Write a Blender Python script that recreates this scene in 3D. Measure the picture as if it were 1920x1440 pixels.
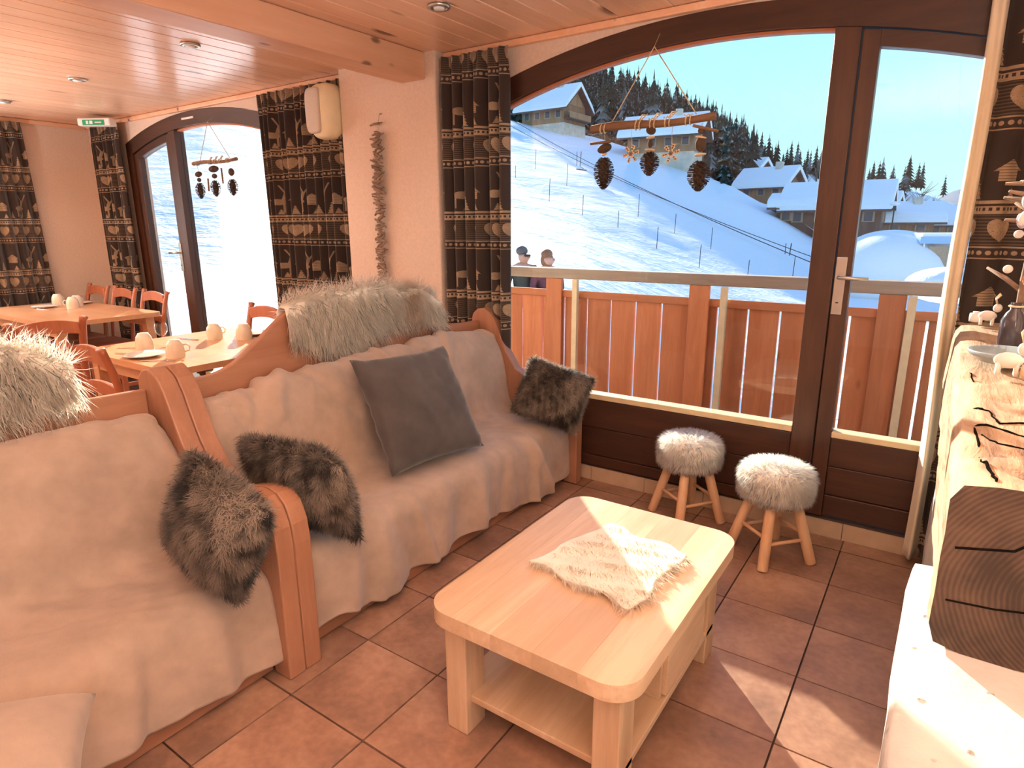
import bpy, bmesh, math, random
import numpy as np
from mathutils import Vector, Matrix
from math import sin, cos, pi, sqrt, atan2, exp
random.seed(7); RNG = np.random.default_rng(7)
for o in list(bpy.data.objects): bpy.data.objects.remove(o)
SC = bpy.context.scene
COL = SC.collection
# ------------------------------------------------------------------ camera
YAW, PITCH, ROLL, FPX = -0.601776, -0.249125, -0.005901, 1174.67
CAM = Vector((0.2328, -3.0049, 1.4687))
_f = Vector((sin(YAW)*cos(PITCH), cos(YAW)*cos(PITCH), sin(PITCH)))
_r = Vector((cos(YAW), -sin(YAW), 0)); _u = _r.cross(_f)
_r2 = cos(ROLL)*_r + sin(ROLL)*_u; _u2 = -sin(ROLL)*_r + cos(ROLL)*_u
cam = bpy.data.cameras.new('camera'); cam.sensor_width = 36; cam.lens = FPX/1920*36
cam.clip_start = 0.02; cam.clip_end = 6000
camo = bpy.data.objects.new('camera', cam); COL.objects.link(camo)
m = Matrix((( _r2.x, _u2.x, -_f.x, CAM.x), (_r2.y, _u2.y, -_f.y, CAM.y), (_r2.z, _u2.z, -_f.z, CAM.z), (0,0,0,1)))
camo.matrix_world = m
SC.camera = camo
# ------------------------------------------------------------------ sky, sun, daylight, exposure
SUN_AZ = Vector((-0.707, 0.707, 0)); SUN_EL = math.radians(16.9)
W = bpy.data.worlds.new('sky'); SC.world = W; W.use_nodes = True
nt = W.node_tree; nt.nodes.clear()
wo = nt.nodes.new('ShaderNodeOutputWorld'); bg = nt.nodes.new('ShaderNodeBackground')
tc = nt.nodes.new('ShaderNodeTexCoord'); sx = nt.nodes.new('ShaderNodeSeparateXYZ'); rp = nt.nodes.new('ShaderNodeValToRGB')
nt.links.new(tc.outputs['Generated'], sx.inputs[0]); nt.links.new(sx.outputs['Z'], rp.inputs[0])
nt.links.new(rp.outputs[0], bg.inputs[0]); nt.links.new(bg.outputs[0], wo.inputs[0])
e = rp.color_ramp.elements
e[0].position = 0.0; e[0].color = (.50, .80, .87, 1)
e[1].position = 1.0; e[1].color = (.16, .32, .78, 1)
k = e.new(.27); k.color = (.36, .77, .86, 1)
k = e.new(.5); k.color = (.27, .52, .90, 1)
bg.inputs[1].default_value = 1.12
sun = bpy.data.lights.new('sun', 'SUN'); sun.energy = 12.5; sun.angle = math.radians(.6); sun.color = (1, .90, .72)
suno = bpy.data.objects.new('sun', sun); COL.objects.link(suno)
sd = SUN_AZ*cos(SUN_EL) + Vector((0, 0, sin(SUN_EL)))
suno.rotation_euler = sd.to_track_quat('Z', 'Y').to_euler(); suno.location = sd*50
def area(name, loc, size, sy, rot, energy, col):
    l = bpy.data.lights.new(name, 'AREA'); l.shape = 'RECTANGLE'; l.size = size; l.size_y = sy; l.energy = energy; l.color = col
    o = bpy.data.objects.new(name, l); COL.objects.link(o); o.location = loc; o.rotation_euler = rot; return o
# added fill light at an invented window beside the camera (added_window) plus daylight at the end wall window (window_5), both built below
area('fill_beside_camera', (1.02, -4.2, 1.45), 1.9, 1.6, (0, math.radians(90), 0), 12, (1, .93, .86))
area('daylight_end_wall', (-7.16, -1.54, 1.52), .95, 1.3, (0, math.radians(-90), 0), 40, (1, .95, .90))
vs = SC.view_settings
vs.view_transform = 'Standard'; vs.look = 'None'; vs.gamma = 1; vs.use_curve_mapping = False; vs.exposure = 0.28
cy = SC.cycles; cy.max_bounces = 6; cy.diffuse_bounces = 4; cy.glossy_bounces = 3; cy.transparent_max_bounces = 10
cy.caustics_reflective = False; cy.caustics_refractive = False; cy.sample_clamp_indirect = 6.0
# ------------------------------------------------------------------ materials
MATS = {}
class NB:
    def __init__(s, name):
        s.m = bpy.data.materials.new(name); s.m.use_nodes = True; s.t = s.m.node_tree; s.t.nodes.clear()
        s.out = s.t.nodes.new('ShaderNodeOutputMaterial')
        s.bs = s.t.nodes.new('ShaderNodeBsdfPrincipled'); s.t.links.new(s.bs.outputs[0], s.out.inputs[0]); MATS[name] = s.m
    def n(s, ty, **kw):
        x = s.t.nodes.new('ShaderNode'+ty)
        for k, v in kw.items(): setattr(x, k, v)
        return x
    def l(s, a, b): s.t.links.new(a, b)
    def set(s, node, key, v):
        i = node.inputs[key]
        if isinstance(v, bpy.types.NodeSocket): s.l(v, i)
        else: i.default_value = v
    def M(s, op, a, b=None, c=None):
        x = s.n('Math', operation=op)
        s.set(x, 0, a)
        if b is not None: s.set(x, 1, b)
        if c is not None: s.set(x, 2, c)
        return x.outputs[0]
    def mix(s, f, a, b, ty='MIX'):
        x = s.n('MixRGB', blend_type=ty)
        s.set(x, 0, f); s.set(x, 1, a if isinstance(a, bpy.types.NodeSocket) else (*a[:3], 1)); s.set(x, 2, b if isinstance(b, bpy.types.NodeSocket) else (*b[:3], 1))
        return x.outputs[0]
    def coord(s, kind='Object', scale=(1, 1, 1), rnd=0.0):
        t = s.n('TexCoord'); o = t.outputs[kind]
        mp = s.n('Mapping'); s.l(o, mp.inputs[0]); mp.inputs['Scale'].default_value = scale
        r = mp.outputs[0]
        if rnd:
            oi = s.n('ObjectInfo'); v = s.n('VectorMath', operation='ADD'); q = s.M('MULTIPLY', oi.outputs['Random'], rnd)
            cb = s.n('CombineXYZ'); s.l(q, cb.inputs[0]); s.l(q, cb.inputs[1]); s.l(q, cb.inputs[2])
            s.l(r, v.inputs[0]); s.l(cb.outputs[0], v.inputs[1]); r = v.outputs[0]
        return r
    def noise(s, vec, scale, detail=3, rough=.5, dist=0.0):
        x = s.n('TexNoise'); s.l(vec, x.inputs['Vector']); x.inputs['Scale'].default_value = scale
        x.inputs['Detail'].default_value = detail; x.inputs['Roughness'].default_value = rough; x.inputs['Distortion'].default_value = dist
        return x.outputs['Fac']
    def ramp(s, f, stops):
        x = s.n('ValToRGB'); s.l(f, x.inputs[0]); e = x.color_ramp.elements
        while len(e) < len(stops): e.new(.5)
        for i, (p, c) in enumerate(stops): e[i].position = p; e[i].color = (*c[:3], 1)
        return x.outputs[0]
    def bump(s, h, strength=.3, dist=.01):
        b = s.n('Bump'); b.inputs['Strength'].default_value = strength; b.inputs['Distance'].default_value = dist
        s.l(h, b.inputs['Height']); s.l(b.outputs[0], s.bs.inputs['Normal'])
    def fin(s, col, rough=.6, **kw):
        s.set(s.bs, 'Base Color', col if isinstance(col, bpy.types.NodeSocket) else (*col[:3], 1)); s.set(s.bs, 'Roughness', rough)
        for k, v in kw.items(): s.set(s.bs, k, v)
        return s.m
def mul(c, f): return tuple(min(1, x*f) for x in c)
def plain(name, col, rough=.6, var=.12, scale=14, bump=0, **kw):
    b = NB(name); v = b.coord(); f = b.noise(v, scale, 4)
    c = b.ramp(f, [(.3, mul(col, 1-var)), (.7, mul(col, 1+var))])
    if bump: b.bump(b.noise(v, scale*3, 4), bump, .004)
    return b.fin(c, rough, **kw)
def wood(name, col, dark, axis=1, scale=1.0, rough=.45, knots=0.0, rnd=7.0, var=.25, bump=.15, ring=9):
    b = NB(name); st = [1, 1, 1]; st[axis] = .09
    v = b.coord('Object', tuple(x*scale for x in st), rnd)
    f = b.noise(v, ring, 5, .6, .6); f2 = b.noise(v, ring*7, 3, .6)
    g = b.M('ADD', b.M('MULTIPLY', f, .75), b.M('MULTIPLY', f2, .25))
    c = b.ramp(g, [(.32, dark), (.5, tuple((x+y)/2 for x, y in zip(col, dark))), (.62, col)])
    oi = b.n('ObjectInfo'); hs = b.n('HueSaturation'); b.l(c, hs.inputs['Color'])
    b.l(b.M('ADD', b.M('MULTIPLY', oi.outputs['Random'], var), 1-var/2), hs.inputs['Value']); c = hs.outputs[0]
    if knots:
        s2 = [1, 1, 1]; s2[axis] = .45
        kv = b.coord('Object', tuple(s2), rnd); vo = b.n('TexVoronoi'); b.l(kv, vo.inputs['Vector']); vo.inputs['Scale'].default_value = knots
        kf = b.ramp(vo.outputs['Distance'], [(.07, (1, 1, 1)), (.14, (0, 0, 0))])
        c = b.mix(kf, c, mul(dark, .28))
    if bump: b.bump(g, bump, .003)
    return b.fin(c, rough)
M = {}
M['plaster'] = plain('plaster', (.75, .61, .51), .85, .05, 60, .25)
M['plaster_out'] = plain('outside_render', (.78, .72, .62), .9, .06, 40, .2)
M['pine'] = wood('pine_ceiling', (.90, .59, .415), (.81, .48, .315), 1, 1, .22, 3.0, var=.14, ring=7)
M['pine_beam'] = wood('pine_beam', (.88, .55, .36), (.76, .41, .245), 1, 1, .45, 7.0, ring=6)
M['oak'] = wood('sofa_wood', (.42, .205, .12), (.32, .14, .078), 1, 1, .42, ring=10, var=.08)
M['oakz'] = wood('sofa_wood_upright', (.42, .205, .12), (.32, .14, .078), 2, 1, .42, ring=10, var=.08)
M['ash'] = wood('table_wood', (.78, .57, .39), (.56, .36, .22), 1, 1, .33, ring=8, var=.24)
M['ashz'] = wood('table_leg_wood', (.72, .51, .34), (.50, .32, .19), 2, 1, .4, ring=9, var=.12)
M['stoolwood'] = wood('stool_leg_wood', (.80, .52, .32), (.64, .36, .20), 2, 1, .5, ring=8, var=.1)
M['dark'] = wood('window_wood', (.078, .032, .018), (.040, .016, .009), 0, 1, .42, ring=8, var=.2)
M['darkz'] = wood('window_wood_upright', (.090, .037, .020), (.048, .019, .011), 2, 1, .42, ring=8, var=.2)
M['larch'] = wood('balcony_larch', (.56, .205, .085), (.41, .125, .045), 2, 1, .6, 4.0, ring=9, var=.3)
M['larchx'] = wood('balcony_rail_larch', (.60, .22, .09), (.45, .14, .05), 0, 1, .6, ring=9)
M['greywood'] = wood('weathered_rail', (.42, .34, .26), (.26, .20, .15), 0, 1, .75, ring=10)
M['palepost'] = plain('pale_post', (.72, .58, .36), .6, .08)
M['chair'] = wood('chair_wood', (.46, .16, .075), (.33, .10, .045), 2, 1, .4, ring=9, var=.15)
M['dtable'] = wood('dining_table_wood', (.66, .38, .21), (.54, .28, .14), 0, 1, .3, ring=8, var=.1)
M['metal'] = plain('brushed_metal', (.55, .53, .50), .32, .04, 30, Metallic=.9)
M['steel'] = plain('cutlery_steel', (.75, .75, .76), .18, .02, 30, Metallic=1.0)
M['white_plastic'] = plain('cream_plastic', (.85, .78, .55), .4, .03)
M['white_paint'] = plain('white_paint', (.85, .83, .80), .5, .03)
M['porcelain'] = plain('porcelain', (.80, .70, .56), .2, .05, 20)
M['plate'] = plain('plate_glaze', (.82, .78, .72), .15, .02)
M['black'] = plain('black_paint', (.02, .02, .02), .5, .1)
M['rope'] = plain('jute_rope', (.72, .60, .38), .9, .2, 90, .5)
M['string'] = plain('thin_string', (.55, .47, .35), .9, .1)
M['cone'] = plain('pine_cone', (.075, .042, .026), .8, .35, 60)
M['branch'] = wood('branch_bark', (.30, .17, .09), (.16, .085, .045), 0, 3, .8, ring=9, bump=.4)
M['driftwood'] = plain('driftwood', (.26, .18, .13), .85, .35, 25, .3)
M['flake'] = plain('snowflake_wood', (.78, .58, .38), .7, .08)
M['dish'] = plain('blue_grey_ceramic', (.33, .42, .48), .25, .06)
M['stone_white'] = None
def tile_mat():
    b = NB('terracotta_tile'); v = b.coord('Object', (1, 1, 1), 9.0)
    f = b.noise(v, 5, 4, .6); f2 = b.noise(v, 40, 3)
    c = b.ramp(b.M('ADD', b.M('MULTIPLY', f, .8), b.M('MULTIPLY', f2, .2)), [(.33, (.22, .125, .085)), (.5, (.33, .180, .118)), (.68, (.43, .255, .170))])
    oi = b.n('ObjectInfo'); hs = b.n('HueSaturation'); b.l(c, hs.inputs['Color'])
    b.l(b.M('ADD', b.M('MULTIPLY', oi.outputs['Random'], .25), .88), hs.inputs['Value'])
    b.bump(f2, .08, .002)
    return b.fin(hs.outputs[0], b.M('ADD', b.M('MULTIPLY', f, .3), .28))
M['tile'] = tile_mat()
def floor_mat():
    b = NB('tile_floor_far'); v = b.coord()
    br = b.n('TexBrick'); b.l(v, br.inputs['Vector']); br.offset = 0; br.inputs['Scale'].default_value = 1
    br.inputs['Brick Width'].default_value = .333; br.inputs['Row Height'].default_value = .333; br.inputs['Mortar Size'].default_value = .004
    br.inputs['Color1'].default_value = (.25, .12, .07, 1); br.inputs['Color2'].default_value = (.30, .15, .09, 1); br.inputs['Mortar'].default_value = (.06, .035, .025, 1)
    return b.fin(br.outputs['Color'], .45)
M['floor'] = floor_mat()
M['grout'] = plain('grout', (.085, .05, .035), .95, .2, 50)
M['skirt'] = plain('skirting_tile', (.55, .40, .28), .5, .1, 12)
def glass():
    b = NB('window_glass'); b.t.nodes.remove(b.bs)
    tr = b.n('BsdfTransparent'); gl = b.n('BsdfGlossy'); gl.inputs['Roughness'].default_value = .01
    lw = b.n('LayerWeight'); lw.inputs[0].default_value = .5; mx = b.n('MixShader')
    b.l(b.M('ADD', b.M('MULTIPLY', b.M('POWER', lw.outputs['Facing'], 4.0), .6), .035), mx.inputs[0]); b.l(tr.outputs[0], mx.inputs[1]); b.l(gl.outputs[0], mx.inputs[2]); b.l(mx.outputs[0], b.out.inputs[0])
    return b.m
M['glass'] = glass()
def fabric(name, col, var=.12, scale=6, rough=.95, sheen=.3, fine=220, bump=.12):
    b = NB(name); v = b.coord(); f = b.noise(v, scale, 5, .6); g = b.noise(v, fine, 2)
    c = b.ramp(f, [(.3, mul(col, 1-var)), (.7, mul(col, 1+var))])
    b.bump(g, bump, .002)
    return b.fin(c, rough, **{'Sheen Weight': sheen, 'Sheen Roughness': .5})
M['throw'] = fabric('beige_fleece', (.43, .322, .252), .16)
M['suede'] = fabric('grey_suede', (.072, .062, .058), .28, 5)
M['lining'] = fabric('curtain_lining', (.80, .70, .52), .06)
def furm(name, rough=.85, trans=.0, thin=.3):
    b = NB(name); a = b.n('VertexColor'); a.layer_name = 'Col'
    b.fin(a.outputs['Color'], rough, **{'Sheen Weight': .15})
    tl = b.n('BsdfTranslucent'); b.l(a.outputs['Color'], tl.inputs[0]); mx = b.n('MixShader'); mx.inputs[0].default_value = trans
    b.l(b.bs.outputs[0], mx.inputs[1]); b.l(tl.outputs[0], mx.inputs[2])
    if thin <= 0:
        b.l(mx.outputs[0], b.out.inputs[0]); return b.m
    tp = b.n('BsdfTransparent'); m2 = b.n('MixShader'); m2.inputs[0].default_value = thin; b.l(mx.outputs[0], m2.inputs[1]); b.l(tp.outputs[0], m2.inputs[2]); b.l(m2.outputs[0], b.out.inputs[0])
    return b.m
M['fur_white'] = furm('white_fur', .8, .5, 0)
M['fur_grey'] = furm('grey_fur', .8, .25, 0)
M['hide'] = plain('hide_backing', (.95, .87, .77), .9, .1)
M['hide_grey'] = plain('grey_hide_backing', (.12, .09, .07), .9, .1)
def snow_mat(name, col=(.90, .91, .94), scale=.35, bs=.5):
    b = NB(name); v = b.coord(); f = b.noise(v, scale, 6, .6); g = b.noise(v, scale*9, 4)
    b.bump(b.M('ADD', f, b.M('MULTIPLY', g, .15)), bs, .6)
    return b.fin(b.ramp(g, [(.3, mul(col, .97)), (.7, col)]), .7)
M['snow'] = snow_mat('snow')
M['roofsnow'] = snow_mat('roof_snow', (.92, .92, .94), .8, .15)
M['chalet'] = wood('chalet_wood', (.46, .25, .13), (.30, .15, .075), 2, .35, .8, ring=5, var=.3)
M['chalet_dark'] = wood('chalet_dark_wood', (.17, .10, .07), (.10, .06, .04), 2, .35, .8, ring=5, var=.3)
M['chalet_stone'] = plain('chalet_stone', (.62, .54, .45), .9, .15, 1.5)
M['pane_dark'] = plain('far_window_glass', (.06, .07, .09), .15, .1)
M['shutter'] = plain('shutter_paint', (.42, .30, .20), .7, .1)
def conifer_mat():
    b = NB('conifer_green'); v = b.coord('Object', (1, 1, 1), 5.0); f = b.noise(v, 1.6, 4)
    c = b.ramp(f, [(.35, (.010, .022, .014)), (.55, (.028, .045, .03)), (.70, (.35, .40, .42))])
    return b.fin(c, .9)
M['conifer'] = conifer_mat()
M['trunk'] = plain('tree_trunk', (.05, .035, .025), .9, .2)
M['skin'] = plain('skin', (.62, .36, .26), .6, .05)
M['hair_grey'] = plain('grey_hair', (.16, .14, .13), .8, .2, 80, .5)
M['hair_brown'] = plain('brown_hair', (.24, .12, .06), .7, .25, 60, .5)
M['coat_green'] = plain('dark_green_coat', (.075, .08, .065), .9, .1)
M['coat_plum'] = plain('plum_coat', (.13, .045, .07), .9, .1)
M['trousers'] = plain('dark_trousers', (.03, .03, .04), .9, .1)
# ------------------------------------------------------------------ mesh helpers
def link(name, me, mat=None, parent=None):
    o = bpy.data.objects.new(name, me); COL.objects.link(o)
    if mat is not None: o.data.materials.append(mat)
    if parent is not None:
        o.parent = parent; o.matrix_parent_inverse = parent.matrix_world.inverted() if parent.matrix_world != Matrix() else Matrix()
    return o
def tag(o, label, cat, group=None, kind=None):
    o['label'] = label
    if kind != 'structure': o['category'] = cat
    elif cat: o['category'] = cat
    if group: o['group'] = group
    if kind: o['kind'] = kind
    return o
def thing(name, label, cat, group=None, kind=None, loc=(0, 0, 0)):
    o = bpy.data.objects.new(name, None); COL.objects.link(o); o.empty_display_size = .1
    o.location = loc; o.matrix_world = Matrix.Translation(loc)
    return tag(o, label, cat, group, kind)
class MB:
    def __init__(s): s.v = []; s.f = []
    def add(s, vs, fs):
        n = len(s.v); s.v += [tuple(p) for p in vs]; s.f += [tuple(i+n for i in f) for f in fs]; return s
    def box(s, x0, x1, y0, y1, z0, z1):
        return s.add([(x0,y0,z0),(x1,y0,z0),(x1,y1,z0),(x0,y1,z0),(x0,y0,z1),(x1,y0,z1),(x1,y1,z1),(x0,y1,z1)],
            [(3,2,1,0),(4,5,6,7),(0,1,5,4),(1,2,6,5),(2,3,7,6),(3,0,4,7)])
    def obox(s, c, ax, ay, az):  # half-axis vectors
        c, ax, ay, az = map(Vector, (c, ax, ay, az)); P = []
        for k in (-1, 1):
            for i, j in ((-1,-1),(1,-1),(1,1),(-1,1)): P.append(c+ax*i+ay*j+az*k)
        return s.add(P, [(3,2,1,0),(4,5,6,7),(0,1,5,4),(1,2,6,5),(2,3,7,6),(3,0,4,7)])
    def tube(s, pts, rad, n=8, cap=True, flat=1.0):
        pts = [Vector(p) for p in pts]; rs = rad if isinstance(rad, (list, tuple)) else [rad]*len(pts)
        n0 = len(s.v); up = Vector((0, 0, 1)); prev = None
        for i, p in enumerate(pts):
            d = (pts[min(i+1, len(pts)-1)]-pts[max(i-1, 0)]).normalized()
            a = prev if prev is not None else (up if abs(d.z) < .9 else Vector((1, 0, 0)))
            a = (a-d*a.dot(d)).normalized(); b = d.cross(a); prev = a
            for k in range(n):
                t = 2*pi*k/n; s.v.append(tuple(p+(a*cos(t)+b*sin(t)*flat)*rs[i]))
        for i in range(len(pts)-1):
            for k in range(n):
                A = n0+i*n+k; B = n0+i*n+(k+1)%n; s.f.append((A, B, B+n, A+n))
        if cap:
            s.f.append(tuple(n0+k for k in reversed(range(n)))); s.f.append(tuple(n0+(len(pts)-1)*n+k for k in range(n)))
        return s
    def lathe(s, prof, c=(0, 0, 0), n=16, axis=None):
        n0 = len(s.v); c = Vector(c)
        for r, z in prof:
            for k in range(n): t = 2*pi*k/n; s.v.append((c.x+r*cos(t), c.y+r*sin(t), c.z+z))
        for i in range(len(prof)-1):
            for k in range(n):
                A = n0+i*n+k; B = n0+i*n+(k+1)%n; s.f.append((A, B, B+n, A+n))
        s.f.append(tuple(n0+k for k in reversed(range(n)))); s.f.append(tuple(n0+(len(prof)-1)*n+k for k in range(n)))
        return s
    def prism(s, poly, a, b, plane='xz'):
        # poly list of 2D, extruded between a and b along the third axis
        mk = {'xz': lambda p, t: (p[0], t, p[1]), 'yz': lambda p, t: (t, p[0], p[1]), 'xy': lambda p, t: (p[0], p[1], t)}[plane]
        n = len(poly); n0 = len(s.v)
        s.v += [mk(p, a) for p in poly]+[mk(p, b) for p in poly]
        s.f.append(tuple(n0+i for i in range(n))); s.f.append(tuple(n0+n+i for i in reversed(range(n))))
        for i in range(n): j = (i+1) % n; s.f.append((n0+i, n0+n+i, n0+n+j, n0+j))
        return s
    def blob(s, c, r, nu=10, nv=7, ax=None):
        c = Vector(c); r = r if hasattr(r, '__len__') else (r, r, r); n0 = len(s.v)
        ax = ax or (Vector((1,0,0)), Vector((0,1,0)), Vector((0,0,1)))
        for j in range(nv+1):
            ph = pi*j/nv
            for i in range(nu):
                t = 2*pi*i/nu; s.v.append(tuple(c+ax[0]*(r[0]*sin(ph)*cos(t))+ax[1]*(r[1]*sin(ph)*sin(t))+ax[2]*(r[2]*cos(ph))))
        for j in range(nv):
            for i in range(nu):
                A = n0+j*nu+i; B = n0+j*nu+(i+1) % nu; s.f.append((A, A+nu, B+nu, B))
        return s
    def mesh(s, name, smooth=False):
        me = bpy.data.meshes.new(name); me.from_pydata(s.v, [], s.f)
        bm = bmesh.new(); bm.from_mesh(me); bmesh.ops.recalc_face_normals(bm, faces=bm.faces); bm.to_mesh(me); bm.free()
        if smooth:
            me.polygons.foreach_set('use_smooth', [True]*len(me.polygons))
        me.update(); return me
    def build(s, name, mat, parent=None, smooth=False, bevel=0, seg=2, sub=0):
        o = link(name, s.mesh(name, smooth), mat, parent)
        if bevel:
            b = o.modifiers.new('bevel', 'BEVEL'); b.width = bevel; b.segments = seg; b.limit_method = 'ANGLE'; b.angle_limit = .7
        if sub:
            b = o.modifiers.new('sub', 'SUBSURF'); b.levels = sub; b.render_levels = sub
        return o
def B(x0, x1, y0, y1, z0, z1): return MB().box(x0, x1, y0, y1, z0, z1)
def struct(o, label, cat=None): o['label'] = label; o['kind'] = 'structure'; return o
def npmesh(name, V, F, mat, parent=None, smooth=True, uv=None, col=None):
    me = bpy.data.meshes.new(name); V = np.asarray(V, dtype=np.float32); F = np.asarray(F, dtype=np.int32)
    k = F.shape[1]; me.vertices.add(len(V)); me.vertices.foreach_set('co', V.ravel())
    me.loops.add(F.size); me.loops.foreach_set('vertex_index', F.ravel())
    me.polygons.add(len(F)); me.polygons.foreach_set('loop_start', np.arange(0, F.size, k, dtype=np.int32))
    try: me.polygons.foreach_set('loop_total', np.full(len(F), k, dtype=np.int32))
    except Exception: pass
    me.polygons.foreach_set('use_smooth', np.full(len(F), smooth))
    if uv is not None:
        l = me.uv_layers.new(name='UVMap'); l.data.foreach_set('uv', np.asarray(uv, dtype=np.float32)[F.ravel()].ravel())
    if col is not None:
        a = me.color_attributes.new('Col', 'FLOAT_COLOR', 'POINT'); a.data.foreach_set('color', np.asarray(col, dtype=np.float32).ravel())
    me.update(calc_edges=True); me.validate()
    return link(name, me, mat, parent)
def gridfaces(nu, nv, wrap=False):
    i = np.arange(nu-1 if not wrap else nu); j = np.arange(nv-1); I, J = np.meshgrid(i, j, indexing='ij'); I2 = (I+1) % nu
    return np.stack([I*nv+J, I2*nv+J, I2*nv+J+1, I*nv+J+1], -1).reshape(-1, 4)
def vnoise(p, s=1.0, seed=0):
    # cheap smooth pseudo noise from sums of sines, p (...,3)
    r = np.random.default_rng(seed); out = 0
    for k in range(6):
        d = r.normal(size=3)*s*(1+.6*k); out = out+np.sin(p@d+r.uniform(0, 6.28))/(1+.6*k)
    return out/2.6
def sheet(name, P, mat, parent=None, thick=0.0, uv=None):
    # P (nu,nv,3) grid -> smooth sheet, solidify for thickness
    nu, nv = P.shape[:2]
    o = npmesh(name, P.reshape(-1, 3), gridfaces(nu, nv), mat, parent, True, None if uv is None else uv.reshape(-1, 2))
    if thick:
        s = o.modifiers.new('solid', 'SOLIDIFY'); s.thickness = thick; s.offset = 0
    return o
def fur(name, P, N, n, length, width, mat, parent, comb=(0, 0, -1), combw=.6, curl=.35, colf=None, seed=1, lvar=.4, lift=.55, nrand=.15):
    """strands grown from sampled surface points P with normals N (arrays)"""
    r = np.random.default_rng(seed); i = r.integers(0, len(P), n); p = P[i]; nn = N[i]
    comb = np.asarray(comb, float); comb = comb[i] if comb.ndim == 2 else np.broadcast_to(comb, p.shape)
    jit = r.normal(size=p.shape)
    clump = np.stack([vnoise(p, 45, seed+q) for q in (1, 2, 3)], -1)
    tg = comb+jit*curl*.5+clump*curl*.9; tg = tg-nn*np.sum(tg*nn, 1, keepdims=True); tg /= np.linalg.norm(tg, axis=1, keepdims=True)+1e-9
    al = (lift*(.6+.8*r.random(n)))[:, None]; d = tg*np.cos(al)+nn*np.sin(al)
    L = length*(1-lvar+lvar*2*r.random(n))[:, None]
    side = np.cross(d, nn); side /= np.linalg.norm(side, axis=1, keepdims=True)+1e-9
    d2 = d+comb*.25+r.normal(size=p.shape)*curl*.4+clump*curl*.5; d2 /= np.linalg.norm(d2, axis=1, keepdims=True)
    m_ = p+d*L*.5; t_ = m_+d2*L*.5
    w = width*(.7+.6*r.random(n))[:, None]
    V = np.stack([p-side*w, p+side*w, m_-side*w*.75, m_+side*w*.75, t_], 1).reshape(-1, 3)
    b = np.arange(n)[:, None]*5
    F = np.concatenate([b+[0, 1, 3], b+[0, 3, 2], b+[2, 3, 4]], 0)
    c = colf(p, r) if colf else np.ones((n, 2, 3))
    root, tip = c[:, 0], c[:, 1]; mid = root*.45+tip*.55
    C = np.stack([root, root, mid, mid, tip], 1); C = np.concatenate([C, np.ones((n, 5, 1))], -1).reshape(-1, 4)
    o = npmesh(name, V, F, mat, parent, True, None, C); o['kind'] = 'stuff'
    NN = np.repeat(nn*.8+d*.2+r.normal(size=p.shape)*nrand, 5, axis=0); NN /= np.linalg.norm(NN, axis=1, keepdims=True); o.data.normals_split_custom_set_from_vertices(NN.astype(np.float32)); return o
def resample(P, N, n, seed=3):
    """random points on a grid surface (nu,nv,3)"""
    r = np.random.default_rng(seed); nu, nv = P.shape[:2]
    A = np.linalg.norm(np.cross(P[1:, :-1]-P[:-1, :-1], P[:-1, 1:]-P[:-1, :-1]), axis=-1).ravel(); A = A/A.sum()
    q = r.choice(len(A), n, p=A); i = q//(nv-1); j = q % (nv-1); a = r.random(n)[:, None]; b = r.random(n)[:, None]
    f = lambda G: (G[i, j]*(1-a)+G[i+1, j]*a)*(1-b)+(G[i, j+1]*(1-a)+G[i+1, j+1]*a)*b
    return f(P), f(N)
def normals(P):
    du = np.gradient(P, axis=0); dv = np.gradient(P, axis=1); n = np.cross(du, dv); return n/(np.linalg.norm(n, axis=-1, keepdims=True)+1e-9)
# ================================================================== SETTING
XL, XR, YW, YB, ZC = -7.05, .95, .13, -5.3, 2.445
T = .333
# ---- floor with its tiles
fl = struct(B(XL-.3, XR+.3, YB-.3, YW+.3, -.2, -.012).build('floor', M['grout']), 'brown terracotta tiled floor with dark joints')
tm = MB().box(-.1635, .1635, -.1635, .1635, -.02, 0).mesh('tile')
tl = link('tile', tm, M['tile'], fl)
first = True
for i in range(-8, 3):
    for j in range(-11, 1):
        x = (i+.5)*T; y = (j+.5)*T
        o = tl if first else tl.copy()
        if not first: COL.objects.link(o); o.parent = fl
        first = False
        o.location = (x, y, random.uniform(-.001, .0008)); o.rotation_euler = (random.uniform(-.002, .002), random.uniform(-.002, .002), 0)
for o in [c for c in fl.children if c.name.startswith('tile')][:1]:
    b = o.modifiers.new('bevel', 'BEVEL'); b.width = .003; b.segments = 2
far = MB()
far.box(XL, -8*T-.002, YB, YW, -.02, -.0006); far.box(-8*T-.002, XR, YB, -11*T-.002, -.02, -.0006); far.box(3*T, XR+.02, -11*T, YW, -.02, -.0006)
far.box(-8*T, 3*T, .001, YW+.02, -.02, -.0006)
far.build('tile_field', M['floor'], fl)
# ---- walls
AX1, AX2 = -.83, -5.12      # arch centres of the two big windows
def arch(x, c, apex, R): return apex-R+sqrt(max(0, R*R-(x-c)**2))
W1 = (-2.12, .50); W2 = (-6.33, -3.92)
def wall_with_arches():
    m = MB(); y0, y1 = YW, YW+.18; zt = ZC+.25
    for a, b in ((XL-.3, W2[0]), (W2[1], W1[0]), (W1[1], XR+.3)): m.box(a, b, y0, y1, -.2, zt)
    for (a, b), c in ((W1, AX1), (W2, AX2)):
        n = 28; xs = [a+(b-a)*i/n for i in range(n+1)]
        for p, q in zip(xs[:-1], xs[1:]):
            m.prism([(p, arch(p, c, 2.41, 4.1)), (q, arch(q, c, 2.41, 4.1)), (q, zt), (p, zt)], y0, y1, 'xz')
        m.box(a, b, y0+.03, y1, -.2, -.013)
    return m
ww = struct(wall_with_arches().build('wall_window', M['plaster']), 'cream plaster wall around the two arched windows')
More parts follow.
